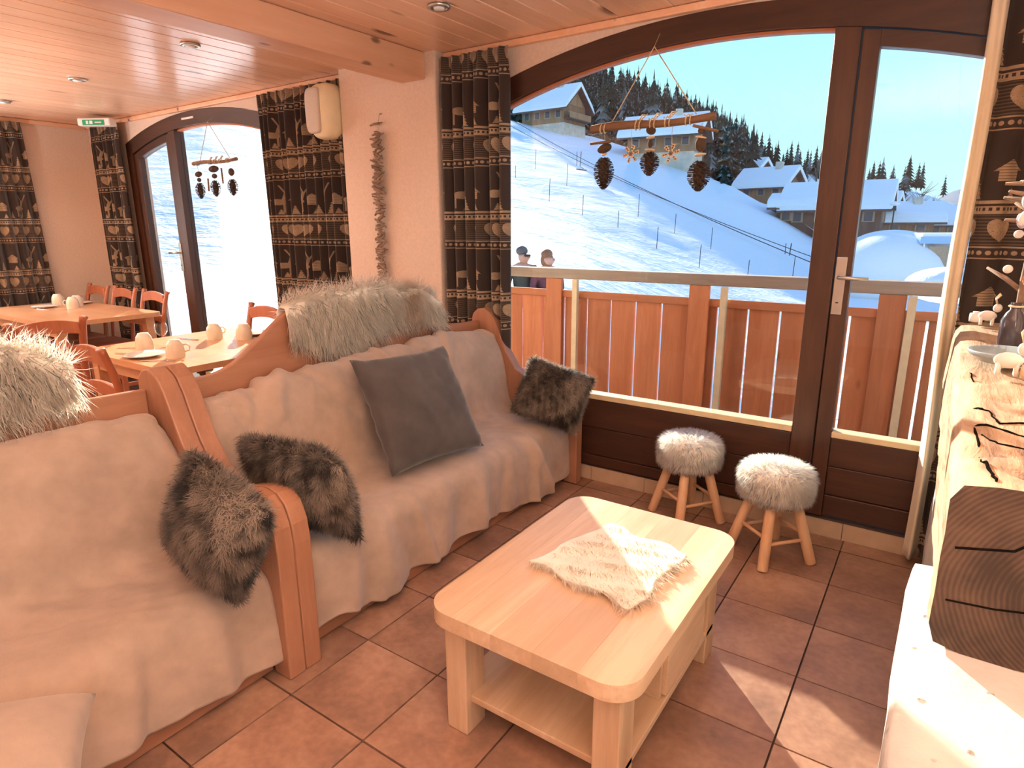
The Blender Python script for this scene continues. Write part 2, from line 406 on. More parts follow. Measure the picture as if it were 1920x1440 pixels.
def wall_left():
    m = MB(); x0, x1 = XL-.3, XL; zt = ZC+.25     # window hole y -2.2..-.75, z .95..2.1
    for a, b in ((YB-.3, -2.3), (-.78, YW)): m.box(x0, x1, a, b, -.2, zt)
    m.box(x0, x1, -2.3, -.78, -.2, .95); m.box(x0, x1, -2.3, -.78, 2.1, zt); return m
wl = struct(wall_left().build('wall_left', M['plaster']), 'cream plaster end wall beside the dining tables')
B(XL-.01, XL+.04, -2.3, -.78, .90, .95).build('window_sill', M['dark'], wl)
w5 = struct(B(XL-.12, XL-.06, -2.3, -2.22, .95, 2.1).box(XL-.12, XL-.06, -.86, -.78, .95, 2.1).box(XL-.12, XL-.06, -2.22, -.86, .95, 1.03).box(XL-.12, XL-.06, -2.22, -.86, 2.02, 2.1).build('window_5', M['dark']), 'small side window beside the dining table')
B(XL-.1, XL-.085, -2.22, -.86, 1.03, 2.02).build('pane', M['glass'], w5)
struct(B(XR, XR+.3, YB-.3, -5.2, -.2, ZC+.25).box(XR, XR+.3, -3.2, YW, -.2, ZC+.25).box(XR, XR+.3, -5.2, -3.2, -.2, .6).box(XR, XR+.3, -5.2, -3.2, 2.3, ZC+.25).build('wall_right', M['plaster']), 'cream plaster wall behind the fireplace')
struct(B(XL, XR, YB-.3, YB, -.2, ZC+.25).build('wall_back', M['plaster']), 'cream plaster wall behind the camera')
q = struct(B(XR+.1, XR+.17, -5.2, -5.12, .6, 2.3).box(XR+.1, XR+.17, -3.28, -3.2, .6, 2.3).box(XR+.1, XR+.17, -5.12, -3.28, .6, .68).box(XR+.1, XR+.17, -5.12, -3.28, 2.22, 2.3).build('added_window', M['dark']), 'dark framed window added beside the camera for its fill light')  # unseen opening, added to carry the fill light
B(XR+.13, XR+.135, -5.12, -3.28, .68, 2.22).build('pane', M['glass'], q)
# column between the windows
CX0, CX1, CY0 = -3.20, -2.375, .02
struct(B(CX0, CX1, CY0, YW+.02, 0, ZC+.02).build('wall_pillar', M['plaster'], bevel=.008), 'cream plaster pillar between the arched windows')
# ---- ceiling planks
ce = struct(B(XL-.3, XR+.3, YB-.3, YW+.3, ZC+.03, ZC+.25).build('ceiling', M['pine']), 'pine plank ceiling with recessed spotlights')
pw = .138; n = 0; x = XL
pm = MB().box(.0015, pw-.0015, YB, YW, 0, .03).mesh('plank'); po = None
while x < XR:
    o = link('plank', pm, M['pine'] if po is None else None, ce) if po is None else po.copy()
    if po is None:
        po = o; b = o.modifiers.new('bevel', 'BEVEL'); b.width = .004; b.segments = 1
    else: COL.objects.link(o); o.parent = ce
    o.location = (x, 0, ZC+random.uniform(0, .001)); x += pw
struct(B(XL, XR, YW-.035, YW, ZC-.035, ZC-.001).build('trim_1', M['pine_beam'], bevel=.006), 'pine batten where ceiling meets the window wall')
struct(B(XL+.001, XL+.03, YB, YW-.036, ZC-.04, ZC-.001).build('trim_2', M['pine_beam'], bevel=.006), 'pine batten along the end wall')
tag(B(-2.64, -2.448, YB+.01, CY0-.001, 2.298, ZC-.001).build('ceiling_beam', M['pine_beam'], bevel=.008), 'thick knotty pine beam running across the ceiling to the pillar', 'beam')
# ---- skirting tiles under the big window
bb = struct(B(W1[0], XR, YW-.004, YW+.06, -.005, .078).build('baseboard_window', M['grout']), 'beige tile skirting under the arched window')
x = W1[0]; sk = MB().box(.0015, T-.0015, -.012, 0, 0, .08).mesh('skirting_tile'); so = None
x = -1.93-.08
while x < XR-.3:
    o = link('skirting_tile', sk, M['skirt'], bb) if so is None else so.copy()
    if so is None: so = o
    else: COL.objects.link(o); o.parent = bb
    o.location = (x, YW-.005, .001); x += T
# ---- arched windows
def arch_strip(m, a, b, c, lo, hi, y0, y1, n=30):
    """solid between curves lo(x) and hi(x)"""
    xs = [a+(b-a)*i/n for i in range(n+1)]; nn = len(m.v)
    for x in xs: m.v += [(x, y0, lo(x)), (x, y0, hi(x)), (x, y1, hi(x)), (x, y1, lo(x))]
    for i in range(n):
        p = nn+4*i; q = p+4
        for k in range(4): m.f.append((p+k, p+(k+1) % 4, q+(k+1) % 4, q+k))
    m.f += [(nn, nn+1, nn+2, nn+3), (nn+4*n+3, nn+4*n+2, nn+4*n+1, nn+4*n)]
    return m
FY0, FY1 = YW-.005, YW+.075
def big_window(nm, W, c, door_right, label):
    a, b = W; oc = lambda x: arch(x, c, 2.409, 4.1); ic = lambda x: arch(x, c, 2.297, 3.74)
    w = bpy.data.objects.new(nm, None); COL.objects.link(w); struct(w, label)
    arch_strip(MB(), a+.002, b-.002, c, lambda x: ic(x)-.0, lambda x: oc(x)-.002, FY0, FY1).build('arch_head', M['dark'], w)
    for p, q in ((a+.002, a+.105), (b-.105, b-.002)):
        arch_strip(MB(), p, q, c, lambda x: .081, lambda x: ic(x)-.001, FY0, FY1, 4).build('jamb', M['darkz'], w)
    if door_right: mu = (-.283, -.183); fx = (a+.105, mu[0]); dx = (mu[1]+.004, b-.108)
    else: mu = (-5.56, -5.455); fx = (mu[1], b-.105); dx = (a+.108, mu[0]-.004)
    arch_strip(MB(), mu[0], mu[1], c, lambda x: .081, lambda x: ic(x)-.001, FY0, FY1+.01, 4).build('mullion', M['darkz'], w, bevel=.004)
    # boards below the fixed pane
    if door_right:
        z = [.082, .148, .318, .488]
        for i in range(3): B(fx[0], fx[1]-.001, FY0+.012+.004*(i % 2), FY1-.01, z[i]+.0015, z[i+1]-.0015).build('panel_board', M['dark'], w, bevel=.004)
        zs = .49
    else: zs = .10
    B(fx[0], fx[1]-.001, FY0+.006, FY1+.005, zs, zs+.03).build('glazing_sill', M['palepost'], w, bevel=.003)  # sill coloured pale for the sunlight lying on it
    arch_strip(MB(), fx[0], fx[1], c, lambda x: ic(x)-.012, lambda x: ic(x)-.001, FY0+.03, FY1-.005).build('glazing_bead', M['larchx'], w)
    arch_strip(MB(), fx[0], fx[1], c, lambda x: zs+.031, lambda x: ic(x)-.013, FY0+.05, FY0+.056).build('pane', M['glass'], w)
    # door leaf
    d = bpy.data.objects.new('door_1' if door_right else 'door_2', None); COL.objects.link(d)
    struct(d, 'glazed dark wood balcony door with metal handle' if door_right else 'glazed dark wood door by the dining tables')
    dy0, dy1 = FY0+.015, FY1-.008; dt = lambda x: ic(x)-.006
    s1, s2 = .066, .075
    gx = (dx[0]+s1, dx[1]-s2) if door_right else (dx[0]+s2, dx[1]-s1)
    dip = .062
    arch_strip(MB(), dx[0], gx[0], c, lambda x: .09, dt, dy0, dy1, 4).build('stile', M['darkz'], d, bevel=.003)
    arch_strip(MB(), gx[1], dx[1], c, lambda x: .09, dt, dy0, dy1, 4).build('stile', M['darkz'], d, bevel=.003)
    arch_strip(MB(), gx[0], gx[1], c, lambda x: dt(x)-dip, dt, dy0, dy1, 8).build('top_rail', M['dark'], d)
    z = [.092, .20, .345, .49] if door_right else [.092, .14]
    for i in range(len(z)-1): B(gx[0]+.001, gx[1]-.001, dy0+.008+.005*(i % 2), dy1-.006, z[i]+.0015, z[i+1]-.0015).build('panel_board', M['dark'], d, bevel=.004)
    B(gx[0]+.001, gx[1]-.001, dy0+.001, dy1+.02, z[-1], z[-1]+.028).build('glazing_sill', M['palepost'], d, bevel=.003)
    arch_strip(MB(), gx[0], gx[1], c, lambda x: z[-1]+.029, lambda x: dt(x)-dip-.001, dy0+.02, dy0+.026, 8).build('pane', M['glass'], d)
    hx = -.155 if door_right else -5.62
    pl = B(hx-.022, hx+.022, dy0-.008, dy0, 1.068, 1.322).build('handle_plate', M['metal'], d, bevel=.003)
    sg = 1 if door_right else -1
    MB().tube([(hx, dy0-.005, 1.235), (hx, dy0-.045, 1.235), (hx+sg*.012, dy0-.052, 1.235), (hx+sg*.115, dy0-.052, 1.232)], .0085, 10).build('lever', M['metal'], pl, True)
    MB().lathe([(.006, 0), (.006, .004)], (hx, dy0-.0125, 1.12), 10).build('keyhole', M['black'], pl)
    return w
big_window('window_1', W1, AX1, True, 'large arched dark wood window with fixed pane, panelled below')
w2 = big_window('window_2', W2, AX2, False, 'arched dark wood window beside the dining tables')
B(-5.3, -5.12, FY0-.006, FY0+.004, 2.345, 2.36).build('vent_grille', M['white_paint'], w2)
# ---- fireplace on the right: stone jambs, hearth, chimney breast, lintel beam
def rough_block(x0, x1, y0, y1, z0, z1, n=(8, 14, 5), amp=.006, seed=3, rnd=.02):
    bm = bmesh.new(); bmesh.ops.create_cube(bm, size=1)
    bmesh.ops.subdivide_edges(bm, edges=bm.edges[:], cuts=9, use_grid_fill=True)
    for v in bm.verts:
        p = np.array(v.co)*2; q = np.sign(p)*(1-np.abs(p)); 
        s = np.array([(x1-x0)/2, (y1-y0)/2, (z1-z0)/2]); w = p*s
        d = s-np.abs(w); e = np.maximum(0, rnd-d); k = np.linalg.norm(e)
        if k > rnd: w = w-np.sign(w)*e*(1-rnd/k)
        c = w+np.array([(x0+x1)/2, (y0+y1)/2, (z0+z1)/2])
        c = c+np.array([vnoise(c, 9, seed), vnoise(c, 9, seed+1), vnoise(c, 9, seed+2)])*amp
        v.co = Vector(c)
    me = bpy.data.meshes.new('rough'); bm.to_mesh(me); bm.free(); me.polygons.foreach_set('use_smooth', [True]*len(me.polygons)); return me
def stone_mat():
    b = NB('white_stone'); v = b.coord(); f = b.noise(v, 7, 5); g = b.noise(v, 70, 3)
    vo = b.n('TexVoronoi'); b.l(v, vo.inputs['Vector']); vo.inputs['Scale'].default_value = 22
    pit = b.ramp(b.M('ADD', vo.outputs['Distance'], b.M('MULTIPLY', g, .25)), [(.20, (0, 0, 0)), (.28, (1, 1, 1))])
    c = b.ramp(f, [(.3, (.44, .43, .41)), (.7, (.60, .585, .56))]); c = b.mix(pit, (.20, .18, .16), c)
    b.bump(b.M('ADD', b.M('MULTIPLY', pit, .6), b.M('MULTIPLY', g, .4)), .5, .008); return b.fin(c, .9)
M['stone_white'] = stone_mat()
BZ0, BZ1, BX0, BX1, BY0, BY1 = .812, 1.095, .285, .70, -1.905, .0
fp = thing('fireplace', 'white stone fireplace carrying the old timber mantel at right', 'fireplace')
link('near_jamb', rough_block(.249, .93, -2.62, -1.60, .55, .81, seed=5, rnd=.025), M['stone_white'], fp)
link('jamb_foot', rough_block(.30, .93, -2.55, -1.68, .001, .55, seed=8), M['stone_white'], fp)
link('far_jamb', rough_block(.31, .93, -.32, -.02, .001, .81, seed=9), M['stone_white'], fp)
B(.42, .93, -1.68, -.32, .001, .09).build('hearth', M['stone_white'], fp)
B(.86, .94, -1.68, -.32, .09, 1.1).build('fireback', M['black'], fp)
B(.72, .945, -1.9, -.02, 1.1, ZC-.045).build('chimney_breast', M['plaster'], fp, bevel=.01)
def beam_mat(end=False):
    b = NB('old_beam_end' if end else 'old_beam')
    if end:
        v = b.coord('Object', (1, 1, 1)); sp = b.n('VectorMath', operation='SUBTRACT'); b.l(v, sp.inputs[0]); sp.inputs[1].default_value = (.475, 0, .925)
        mp = b.n('VectorMath', operation='MULTIPLY'); b.l(sp.outputs[0], mp.inputs[0]); mp.inputs[1].default_value = (1, 0, 1)
        ln = b.n('VectorMath', operation='LENGTH'); b.l(mp.outputs[0], ln.inputs[0])
        nz = b.noise(v, 9, 3); r = b.M('SINE', b.M('ADD', b.M('MULTIPLY', ln.outputs['Value'], 900), b.M('MULTIPLY', nz, 14)))
        f = b.M('ADD', b.M('MULTIPLY', r, .09), b.M('MULTIPLY', b.noise(v, 14, 5), .95))
        c = b.ramp(f, [(.3, (.035, .020, .013)), (.5, (.07, .04, .025)), (.7, (.105, .062, .038))])  # end grain darkened in colour for the shade on the beam's end
        b.bump(f, .4, .004); return b.fin(c, .85)
    v = b.coord('Object', (1, .12, 1)); f = b.noise(v, 26, 5, .65, .5); w = b.coord('Object', (1, .3, 1)); h = b.noise(w, 9, 4, .6, 1.0)
    c = b.ramp(b.M('ADD', b.M('MULTIPLY', f, .6), b.M('MULTIPLY', h, .4)), [(.36, (.15, .085, .05)), (.46, (.34, .22, .135)), (.62, (.48, .34, .23))])
    b.bump(b.M('ADD', f, h), .7, .01); return b.fin(c, .85)
M['crack_black'] = plain('crack_dark', (.008, .006, .005), 1.0, .1, **{'Specular IOR Level': 0.0}); M['oldbeam'] = beam_mat(); M['oldend'] = beam_mat(True)  # first one: near-black tone for the beam's drying cracks
def mantel():
    # hewn beam: cross sections along Y, uneven arrises, plus radial cracks cut as grooves
    ny, n = 90, 44; V = np.zeros((ny, n, 3))
    for i in range(ny):
        t = i/(ny-1); y = BY0+(BY1-BY0)*t
        for k in range(n):
            a = 2*pi*(k+.5)/n; c, s = cos(a), sin(a); q = max(abs(c), abs(s)); e = .90
            px, pz = c/q, s/q; L = (abs(px)**9+abs(pz)**9)**(1/9.); px /= L**e; pz /= L**e
            X = (BX0+BX1)/2+px*(BX1-BX0)/2; Z = (BZ0+BZ1)/2+pz*(BZ1-BZ0)/2
            p = np.array([X, y, Z]); d = vnoise(p*np.array([1, .35, 1]), 11, 4)*.008+vnoise(p*np.array([1, .5, 1]), 32, 5)*.0035
            if pz > .9:      # hewn hollow near the front end and the long drying check
                h = max(0, 1-abs(t-.085)/.085); d -= .014*h*(.5+.5*vnoise(p, 60, 9))+.010*max(0, 1-abs(t-.10)/.014)
                xc = BX0+.07+.05*sin(9*t)+.03*t
                d -= .02*exp(-((X-xc)/.006)**2)*(1 if t < .75 else 0)
                d -= .010*max(0, 1-abs(t-.78)/.02)+.009*max(0, 1-abs(t-.66)/.025)
            V[i, k] = (X+px*d, y, Z+pz*d)
    F = [tuple(r) for r in gridfaces(ny, n)]+[(i*n+n-1, (i+1)*n+n-1, (i+1)*n, i*n) for i in range(ny-1)]
    o = npmesh('mantel_beam', V.reshape(-1, 3), np.array(F), M['oldbeam'])
    return tag(o, 'massive old hewn timber mantel beam over the stone fireplace', 'mantel beam'), V
mb_, MV = mantel()
e0 = MB(); ring = [tuple(p) for p in MV[0]]; e0.add([tuple(np.mean(MV[0], 0))]+ring, [(0, i+1, (i+1) % len(ring)+1) for i in range(len(ring))]); e0.build('end_grain', M['oldend'], mb_)
ring = [tuple(p) for p in MV[-1]]; MB().add([tuple(np.mean(MV[-1], 0))]+ring, [(0, i+1, (i+1) % len(ring)+1) for i in range(len(ring))]).build('far_end', M['oldend'], mb_)
def crack(pts, w, parent):
    MB().tube(pts, w, 5, flat=.35).build('drying_crack', M['crack_black'], parent)
crack([(.30, BY0-.001, .985), (.37, BY0-.001, 1.0), (.40, BY0-.001, 1.03)], .0022, mb_)
crack([(.30, BY0-.001, .895), (.36, BY0-.001, .90), (.41, BY0-.001, .91)], .0018, mb_)
_top = MV[MV[..., 2] > (BZ0+BZ1)/2+.05]
def topz(x, y):
    w = np.exp(-((_top[:, 0]-x)**2+(_top[:, 1]-y)**2)/.012**2)+1e-12; return float((w*_top[:, 2]).sum()/w.sum())
for w_, cr_ in ((.0045, [(.293, -1.33), (.302, -1.467), (.306, -1.538), (.315, -1.572), (.323, -1.743), (.331, -1.836), (.338, -1.89)]), (.004, [(.299, -1.567), (.335, -1.551), (.382, -1.595), (.45, -1.60)]), (.0035, [(.313, -1.413), (.342, -1.441), (.355, -1.53), (.385, -1.502), (.46, -1.49)]),
                (.003, [(.325, -1.618), (.348, -1.669), (.377, -1.676), (.44, -1.70)]), (.0028, [(.30, -.643), (.305, -.784), (.312, -.987), (.328, -1.13)]), (.003, [(.292, -1.007), (.295, -1.205), (.297, -1.33)])):
    q_ = [cr_[i] for i in range(len(cr_))]; fine = []
    for a_, b_2 in zip(q_[:-1], q_[1:]):
        for k in range(5): t_ = k/5; x_ = a_[0]+(b_2[0]-a_[0])*t_+random.uniform(-.002, .002); y_ = a_[1]+(b_2[1]-a_[1])*t_; fine.append((x_, y_, topz(x_, y_)+.001))
    MB().tube(fine, [w_*random.uniform(.35, .75) for _ in fine], 5).build('drying_crack', M['crack_black'], mb_)
# ---- curtains
def curtain_mat():
    b = NB('alpine_print_fabric'); t = b.n('TexCoord'); s = b.n('SeparateXYZ'); b.l(t.outputs['UV'], s.inputs[0]); u, v = s.outputs[0], s.outputs[1]
    Mx = b.M
    P = .467; f = Mx('MULTIPLY', Mx('FRACT', Mx('DIVIDE', Mx('ADD', v, .080), P)), P)     # 0..P going up
    fu = lambda per, off=0.0: Mx('MULTIPLY', Mx('SUBTRACT', Mx('FRACT', Mx('ADD', Mx('DIVIDE', u, per), off)), .5), per)
    rng = lambda a, lo, hi: Mx('MULTIPLY', Mx('GREATER_THAN', a, lo), Mx('LESS_THAN', a, hi))
    AND = lambda a, c: Mx('MULTIPLY', a, c); OR = lambda a, c: Mx('MAXIMUM', a, c)
    vec = t.outputs['UV']; nz = b.n('TexVoronoi'); b.l(vec, nz.inputs['Vector']); nz.inputs['Scale'].default_value = 150; lace = Mx('GREATER_THAN', nz.outputs['Distance'], .28)
    dots = lambda per, r, yc: Mx('LESS_THAN', Mx('ADD', Mx('POWER', fu(per), 2.0), Mx('POWER', Mx('SUBTRACT', f, yc), 2.0)), r*r)
    # bands: lower dotted band at .03-.065, hearts .075-.175, upper band .185-.22
    band = OR(OR(rng(f, .008, .013), rng(f, .050, .056)), OR(rng(f, .176, .188), OR(rng(f, .200, .205), rng(f, .214, .226))))
    band = OR(band, AND(rng(f, .02, .044), dots(.026, .0085, .032))); band = OR(band, AND(rng(f, .188, .2), Mx('GREATER_THAN', fu(.02), 0.0)))
    x = Mx('DIVIDE', fu(.135), .038); y = Mx('DIVIDE', Mx('SUBTRACT', f, .110), .038)
    x2 = Mx('MULTIPLY', x, x); y2 = Mx('MULTIPLY', y, y); a = Mx('SUBTRACT', Mx('ADD', x2, y2), 1.0)
    heart = Mx('LESS_THAN', Mx('SUBTRACT', Mx('MULTIPLY', a, Mx('MULTIPLY', a, a)), Mx('MULTIPLY', x2, Mx('MULTIPLY', y2, y))), 0.0)
    heart = AND(heart, rng(f, .062, .172)); heart = AND(heart, OR(lace, .55))
    stripes = AND(rng(f, .06, .172), AND(Mx('GREATER_THAN', Mx('SINE', Mx('MULTIPLY', f, 520)), .35), .22))
    hx = Mx('ABSOLUTE', fu(.43, .343)); hy = Mx('SUBTRACT', f, .295)
    house = OR(AND(Mx('LESS_THAN', hx, .036), rng(hy, 0.0, .04)), AND(rng(hy, .036, .075), Mx('LESS_THAN', hx, Mx('MULTIPLY', Mx('SUBTRACT', .078, hy), 1.25))))
    house = AND(house, OR(Mx('GREATER_THAN', Mx('SINE', Mx('MULTIPLY', hy, 600)), -.5), .4))
    def tree(per, off, y0, h, w):
        tx = Mx('ABSOLUTE', fu(per, off)); ty = Mx('SUBTRACT', f, y0); q = Mx('DIVIDE', ty, h)
        saw = Mx('MULTIPLY', Mx('FRACT', Mx('MULTIPLY', q, 5.0)), .35)
        return AND(rng(q, 0.0, 1.0), Mx('LESS_THAN', tx, Mx('MULTIPLY', Mx('SUBTRACT', Mx('SUBTRACT', 1.15, q), saw), w)))
    trees = OR(tree(.43, .62, .232, .085, .026), OR(tree(.43, .06, .232, .065, .022), tree(.215, .1, .232, .04, .02)))
    trees = AND(trees, OR(lace, .35))
    # stag: body, neck, legs, antlers
    sxx = fu(.43, .84); sy = Mx('SUBTRACT', f, .275)
    body = Mx('LESS_THAN', Mx('ADD', Mx('POWER', Mx('DIVIDE', sxx, .05), 2.0), Mx('POWER', Mx('DIVIDE', Mx('SUBTRACT', sy, .045), .022), 2.0)), 1.0)
    neck = AND(rng(sy, .05, .11), Mx('LESS_THAN', Mx('ABSOLUTE', Mx('SUBTRACT', sxx, Mx('ADD', .03, Mx('MULTIPLY', Mx('SUBTRACT', sy, .05), .3)))), .011))
    legs = AND(rng(sy, -.03, .04), OR(Mx('LESS_THAN', Mx('ABSOLUTE', Mx('SUBTRACT', sxx, .034)), .006), Mx('LESS_THAN', Mx('ABSOLUTE', Mx('ADD', sxx, .036)), .006)))
    ant = AND(rng(sy, .105, .165), Mx('LESS_THAN', Mx('ABSOLUTE', Mx('SUBTRACT', Mx('ABSOLUTE', Mx('SUBTRACT', sxx, .05)), Mx('MULTIPLY', Mx('SUBTRACT', sy, .1), .55))), .0055))
    stag = OR(OR(body, neck), OR(legs, ant))
    k = OR(OR(OR(band, heart), OR(house, trees)), OR(AND(stag, .8), stripes))
    nn = b.n('TexNoise'); b.l(vec, nn.inputs['Vector']); nn.inputs['Scale'].default_value = 25
    k = AND(k, Mx('ADD', Mx('MULTIPLY', nn.outputs['Fac'], .7), .5))
    c = b.mix(k, (.030, .019, .015), (.40, .29, .19))
    return b.fin(c, .9, **{'Sheen Weight': .25})
M['curtain'] = curtain_mat()
def curtain(label, a, b, fixed, axis='x', z0=.03, z1=ZC-.04, gather=1.7, amp=.035, seed=0, flare=0.0, off=0.0):
    """hanging curtain from a to b along axis; folds by sines; uv follows the cloth"""
    r = np.random.default_rng(seed); nu, nv = 150, 60; s = np.linspace(0, 1, nu); z = np.linspace(z0, z1, nv); S, Z = np.meshgrid(s, z, indexing='ij')
    nf = max(4, int(abs(b-a)/.085)); ph = r.uniform(0, 6.28, 4); q = (Z-z0)/(z1-z0)
    wv = np.sin(2*pi*nf*S+.5*np.sin(3*S*pi+ph[0])+.35*np.sin(2.1*q+ph[1]))+.45*np.sin(2*pi*nf*.47*S+ph[2]+.8*q)
    head = np.clip((q-.93)/.05, 0, 1)
    d = wv*amp*(1-.55*head)*(.75+.35*(1-q))+head*.012*np.sin(2*pi*nf*2.3*S+ph[3])
    w = a+(b-a)*S; mid = (a+b)/2; w = w+(w-mid)*flare*(1-q)+.006*np.cos(2*pi*nf*S+ph[3])
    if axis == 'x': P = np.stack([w, fixed+d, Z], -1)
    else: P = np.stack([fixed+d, w, Z], -1)
    uv = np.stack([S*abs(b-a)*gather+off, Z], -1)
    o = sheet('curtain', P, M['curtain'], None, .003, uv)
    return tag(o, label, 'curtain', 'brown curtains with alpine print')
curtain('brown alpine print curtain between the pillar and the large arched window', -2.395, -1.885, .055, seed=1)
cr = curtain('brown alpine print curtain behind the mantel beam at right', .285, .84, .055, seed=2, gather=1.25, amp=.02, off=-.0435)
sl = np.linspace(0, 1, 14); zz = np.linspace(.03, ZC-.04, 50); SL, ZL = np.meshgrid(sl, zz, indexing='ij')
sheet('lining', np.stack([.235+.055*SL+.006*np.sin(4*ZL), .075-.05*np.sin(pi*SL)*(.8+.2*np.sin(3*ZL))+.012*np.sin(9*SL+2*ZL), ZL], -1), M['lining'], cr, .002)
curtain('brown alpine print curtain behind the cream loudspeaker', -4.13, -3.22, .06, seed=3, amp=.04)
curtain('brown alpine print curtain in the corner, left of the dining room door', -6.86, -6.27, .06, seed=4, amp=.04)
curtain('brown alpine print curtain on the end wall above the far table', -1.02, -.47, XL+.07, 'y', z0=.55, seed=5, amp=.035, flare=.12)
# ---- recessed spotlights
def downlight(x, y, label, on=0):
    t = thing('ceiling_spotlight', label, 'spotlight', 'recessed ceiling spotlights', loc=(x, y, ZC-.012))
    MB().lathe([(.030, .004), (.034, -.002), (.050, -.002), (.053, .004), (.052, .011)], (x, y, ZC-.011), 24).build('rim', M['metal'], t, True)
    MB().lathe([(.001, -.004), (.024, -.004), (.027, .006)], (x, y, ZC-.013), 16).build('bulb', M['white_paint'], t, True)
    if on:
        l = bpy.data.lights.new('spot', 'SPOT'); l.energy = on; l.spot_size = 2.4; l.spot_blend = .9; l.shadow_soft_size = .12; l.color = (1, .92, .84)
        q = bpy.data.objects.new('bulb_light', l); COL.objects.link(q); q.parent = t; q.location = (0, 0, -.02)
    return t
downlight(-3.38, -.86, 'recessed spotlight in the pale ceiling bay left of the pine beam', 18)
downlight(-4.81, -.85, 'recessed spotlight above the middle of the dining room, second from the beam', 18)
downlight(-6.14, -.85, 'recessed spotlight nearest the end wall at the left picture edge', 18)
downlight(-1.855, -.54, 'recessed spotlight in the ceiling right of the pine beam', 9)
downlight(-.35, -.54, 'recessed spotlight above the coffee table corner by the window', 10)
downlight(-1.855, -2.3, 'recessed spotlight above the near sofa', 6)
downlight(-.35, -2.3, 'recessed spotlight above the floor near the camera', 12)
downlight(-3.38, -2.6, 'recessed spotlight over the walkway behind the sofas', 18)
# ---- three made-up uplighters added out of view to brighten the ceiling
def uplighter(label, x, y, e):
    t = thing('added_uplighter', label, 'floor lamp', 'added uplighter fill lamps', loc=(x, y, 0))
    MB().lathe([(.14, 0), (.14, .012), (.02, .03), (.012, .04)], (x, y, .001), 28).build('base', M['metal'], t, True)
    MB().tube([(x, y, .03), (x, y, 1.12)], .012, 10).build('pole', M['metal'], t, True)
    MB().lathe([(.02, 1.10), (.10, 1.12), (.17, 1.16), (.175, 1.17), (.165, 1.17), (.09, 1.13), (.01, 1.12)], (x, y, 0), 28).build('shade', M['white_paint'], t, True)
    l = bpy.data.lights.new('fill_uplight', 'SPOT'); l.energy = e; l.spot_size = 2.75; l.spot_blend = .7; l.shadow_soft_size = .12; l.color = (1, .96, .93)
    q = bpy.data.objects.new('bulb_light', l); COL.objects.link(q); q.parent = t; q.location = (0, 0, 1.20); q.rotation_euler = (pi, 0, 0)
uplighter('added uplighter, out of view beside the camera at the right wall', .66, -3.05, 500)
uplighter('added uplighter, out of view behind the left sofa', -4.3, -3.7, 260)
uplighter('added uplighter, out of view beside the dining room wall', -5.7, -2.7, 290)
# ---- emergency exit sign on the ceiling
ex = thing('exit_sign', 'green and white emergency exit sign hanging at the ceiling corner', 'exit sign', loc=(-6.2, -.15, 2.4))
ca, sa = cos(.55), sin(.55)
def exq(pts, z): return [(-6.2+ca*x-sa*y, -.15+sa*x+ca*y, z_) for x, y, z_ in pts]
MB().obox((-6.2, -.15, 2.372), (ca*.15, sa*.15, 0), (-sa*.05, ca*.05, 0), (0, 0, .032)).build('housing', M['white_paint'], ex, bevel=.012)
b_ = NB('exit_green'); b_.fin((.02, .33, .16), .5); M['green'] = b_.m
MB().obox((-6.2+sa*.0515, -.15-ca*.0515, 2.366), (ca*.10, sa*.10, 0), (sa*.001, -ca*.001, 0), (0, 0, .022)).build('sign_face', M['green'], ex)
for dx, w in ((-.055, .010), (-.02, .014), (.045, .030)):
    MB().obox((-6.2+sa*.0535+ca*dx, -.15-ca*.0535+sa*dx, 2.366), (ca*w, sa*w, 0), (sa*.0008, -ca*.0008, 0), (0, 0, .014 if w < .02 else .004)).build('pictogram', M['white_paint'], ex)
# ---- loudspeaker on the pillar's left side
sp = thing('loudspeaker', 'cream rounded wall loudspeaker on the pillar beside the curtain', 'loudspeaker', loc=(-3.31, .02, 2.2))
def spk(x0, x1, y0, y1, z0, z1, nm, mat, e=3.0):
    m_ = MB(); nu, nv = 24, 16; c = ((x0+x1)/2, (y0+y1)/2, (z0+z1)/2); h = ((x1-x0)/2, (y1-y0)/2, (z1-z0)/2); sg = lambda v, p: math.copysign(abs(v)**p, v)
    for j in range(nv+1):
        ph = pi*j/nv-pi/2
        for i in range(nu):
            t = 2*pi*i/nu; m_.v.append((c[0]+h[0]*sg(cos(ph), 2/e)*sg(cos(t), 2/e), c[1]+h[1]*sg(cos(ph), 2/e)*sg(sin(t), 2/e), c[2]+h[2]*sg(sin(ph), 2/e)))
    for j in range(nv):
        for i in range(nu): A = j*nu+i; Bq = j*nu+(i+1) % nu; m_.f.append((A, Bq, Bq+nu, A+nu))
    return m_.build(nm, mat, sp, True)
spk(-3.425, -3.204, -.085, .10, 2.03, 2.375, 'housing', M['white_plastic'], 3.6)
spk(-3.420, -3.275, -.098, -.05, 2.062, 2.345, 'grille', plain('speaker_grille', (.62, .56, .48), .6, .06, 200, .3), 4.5)
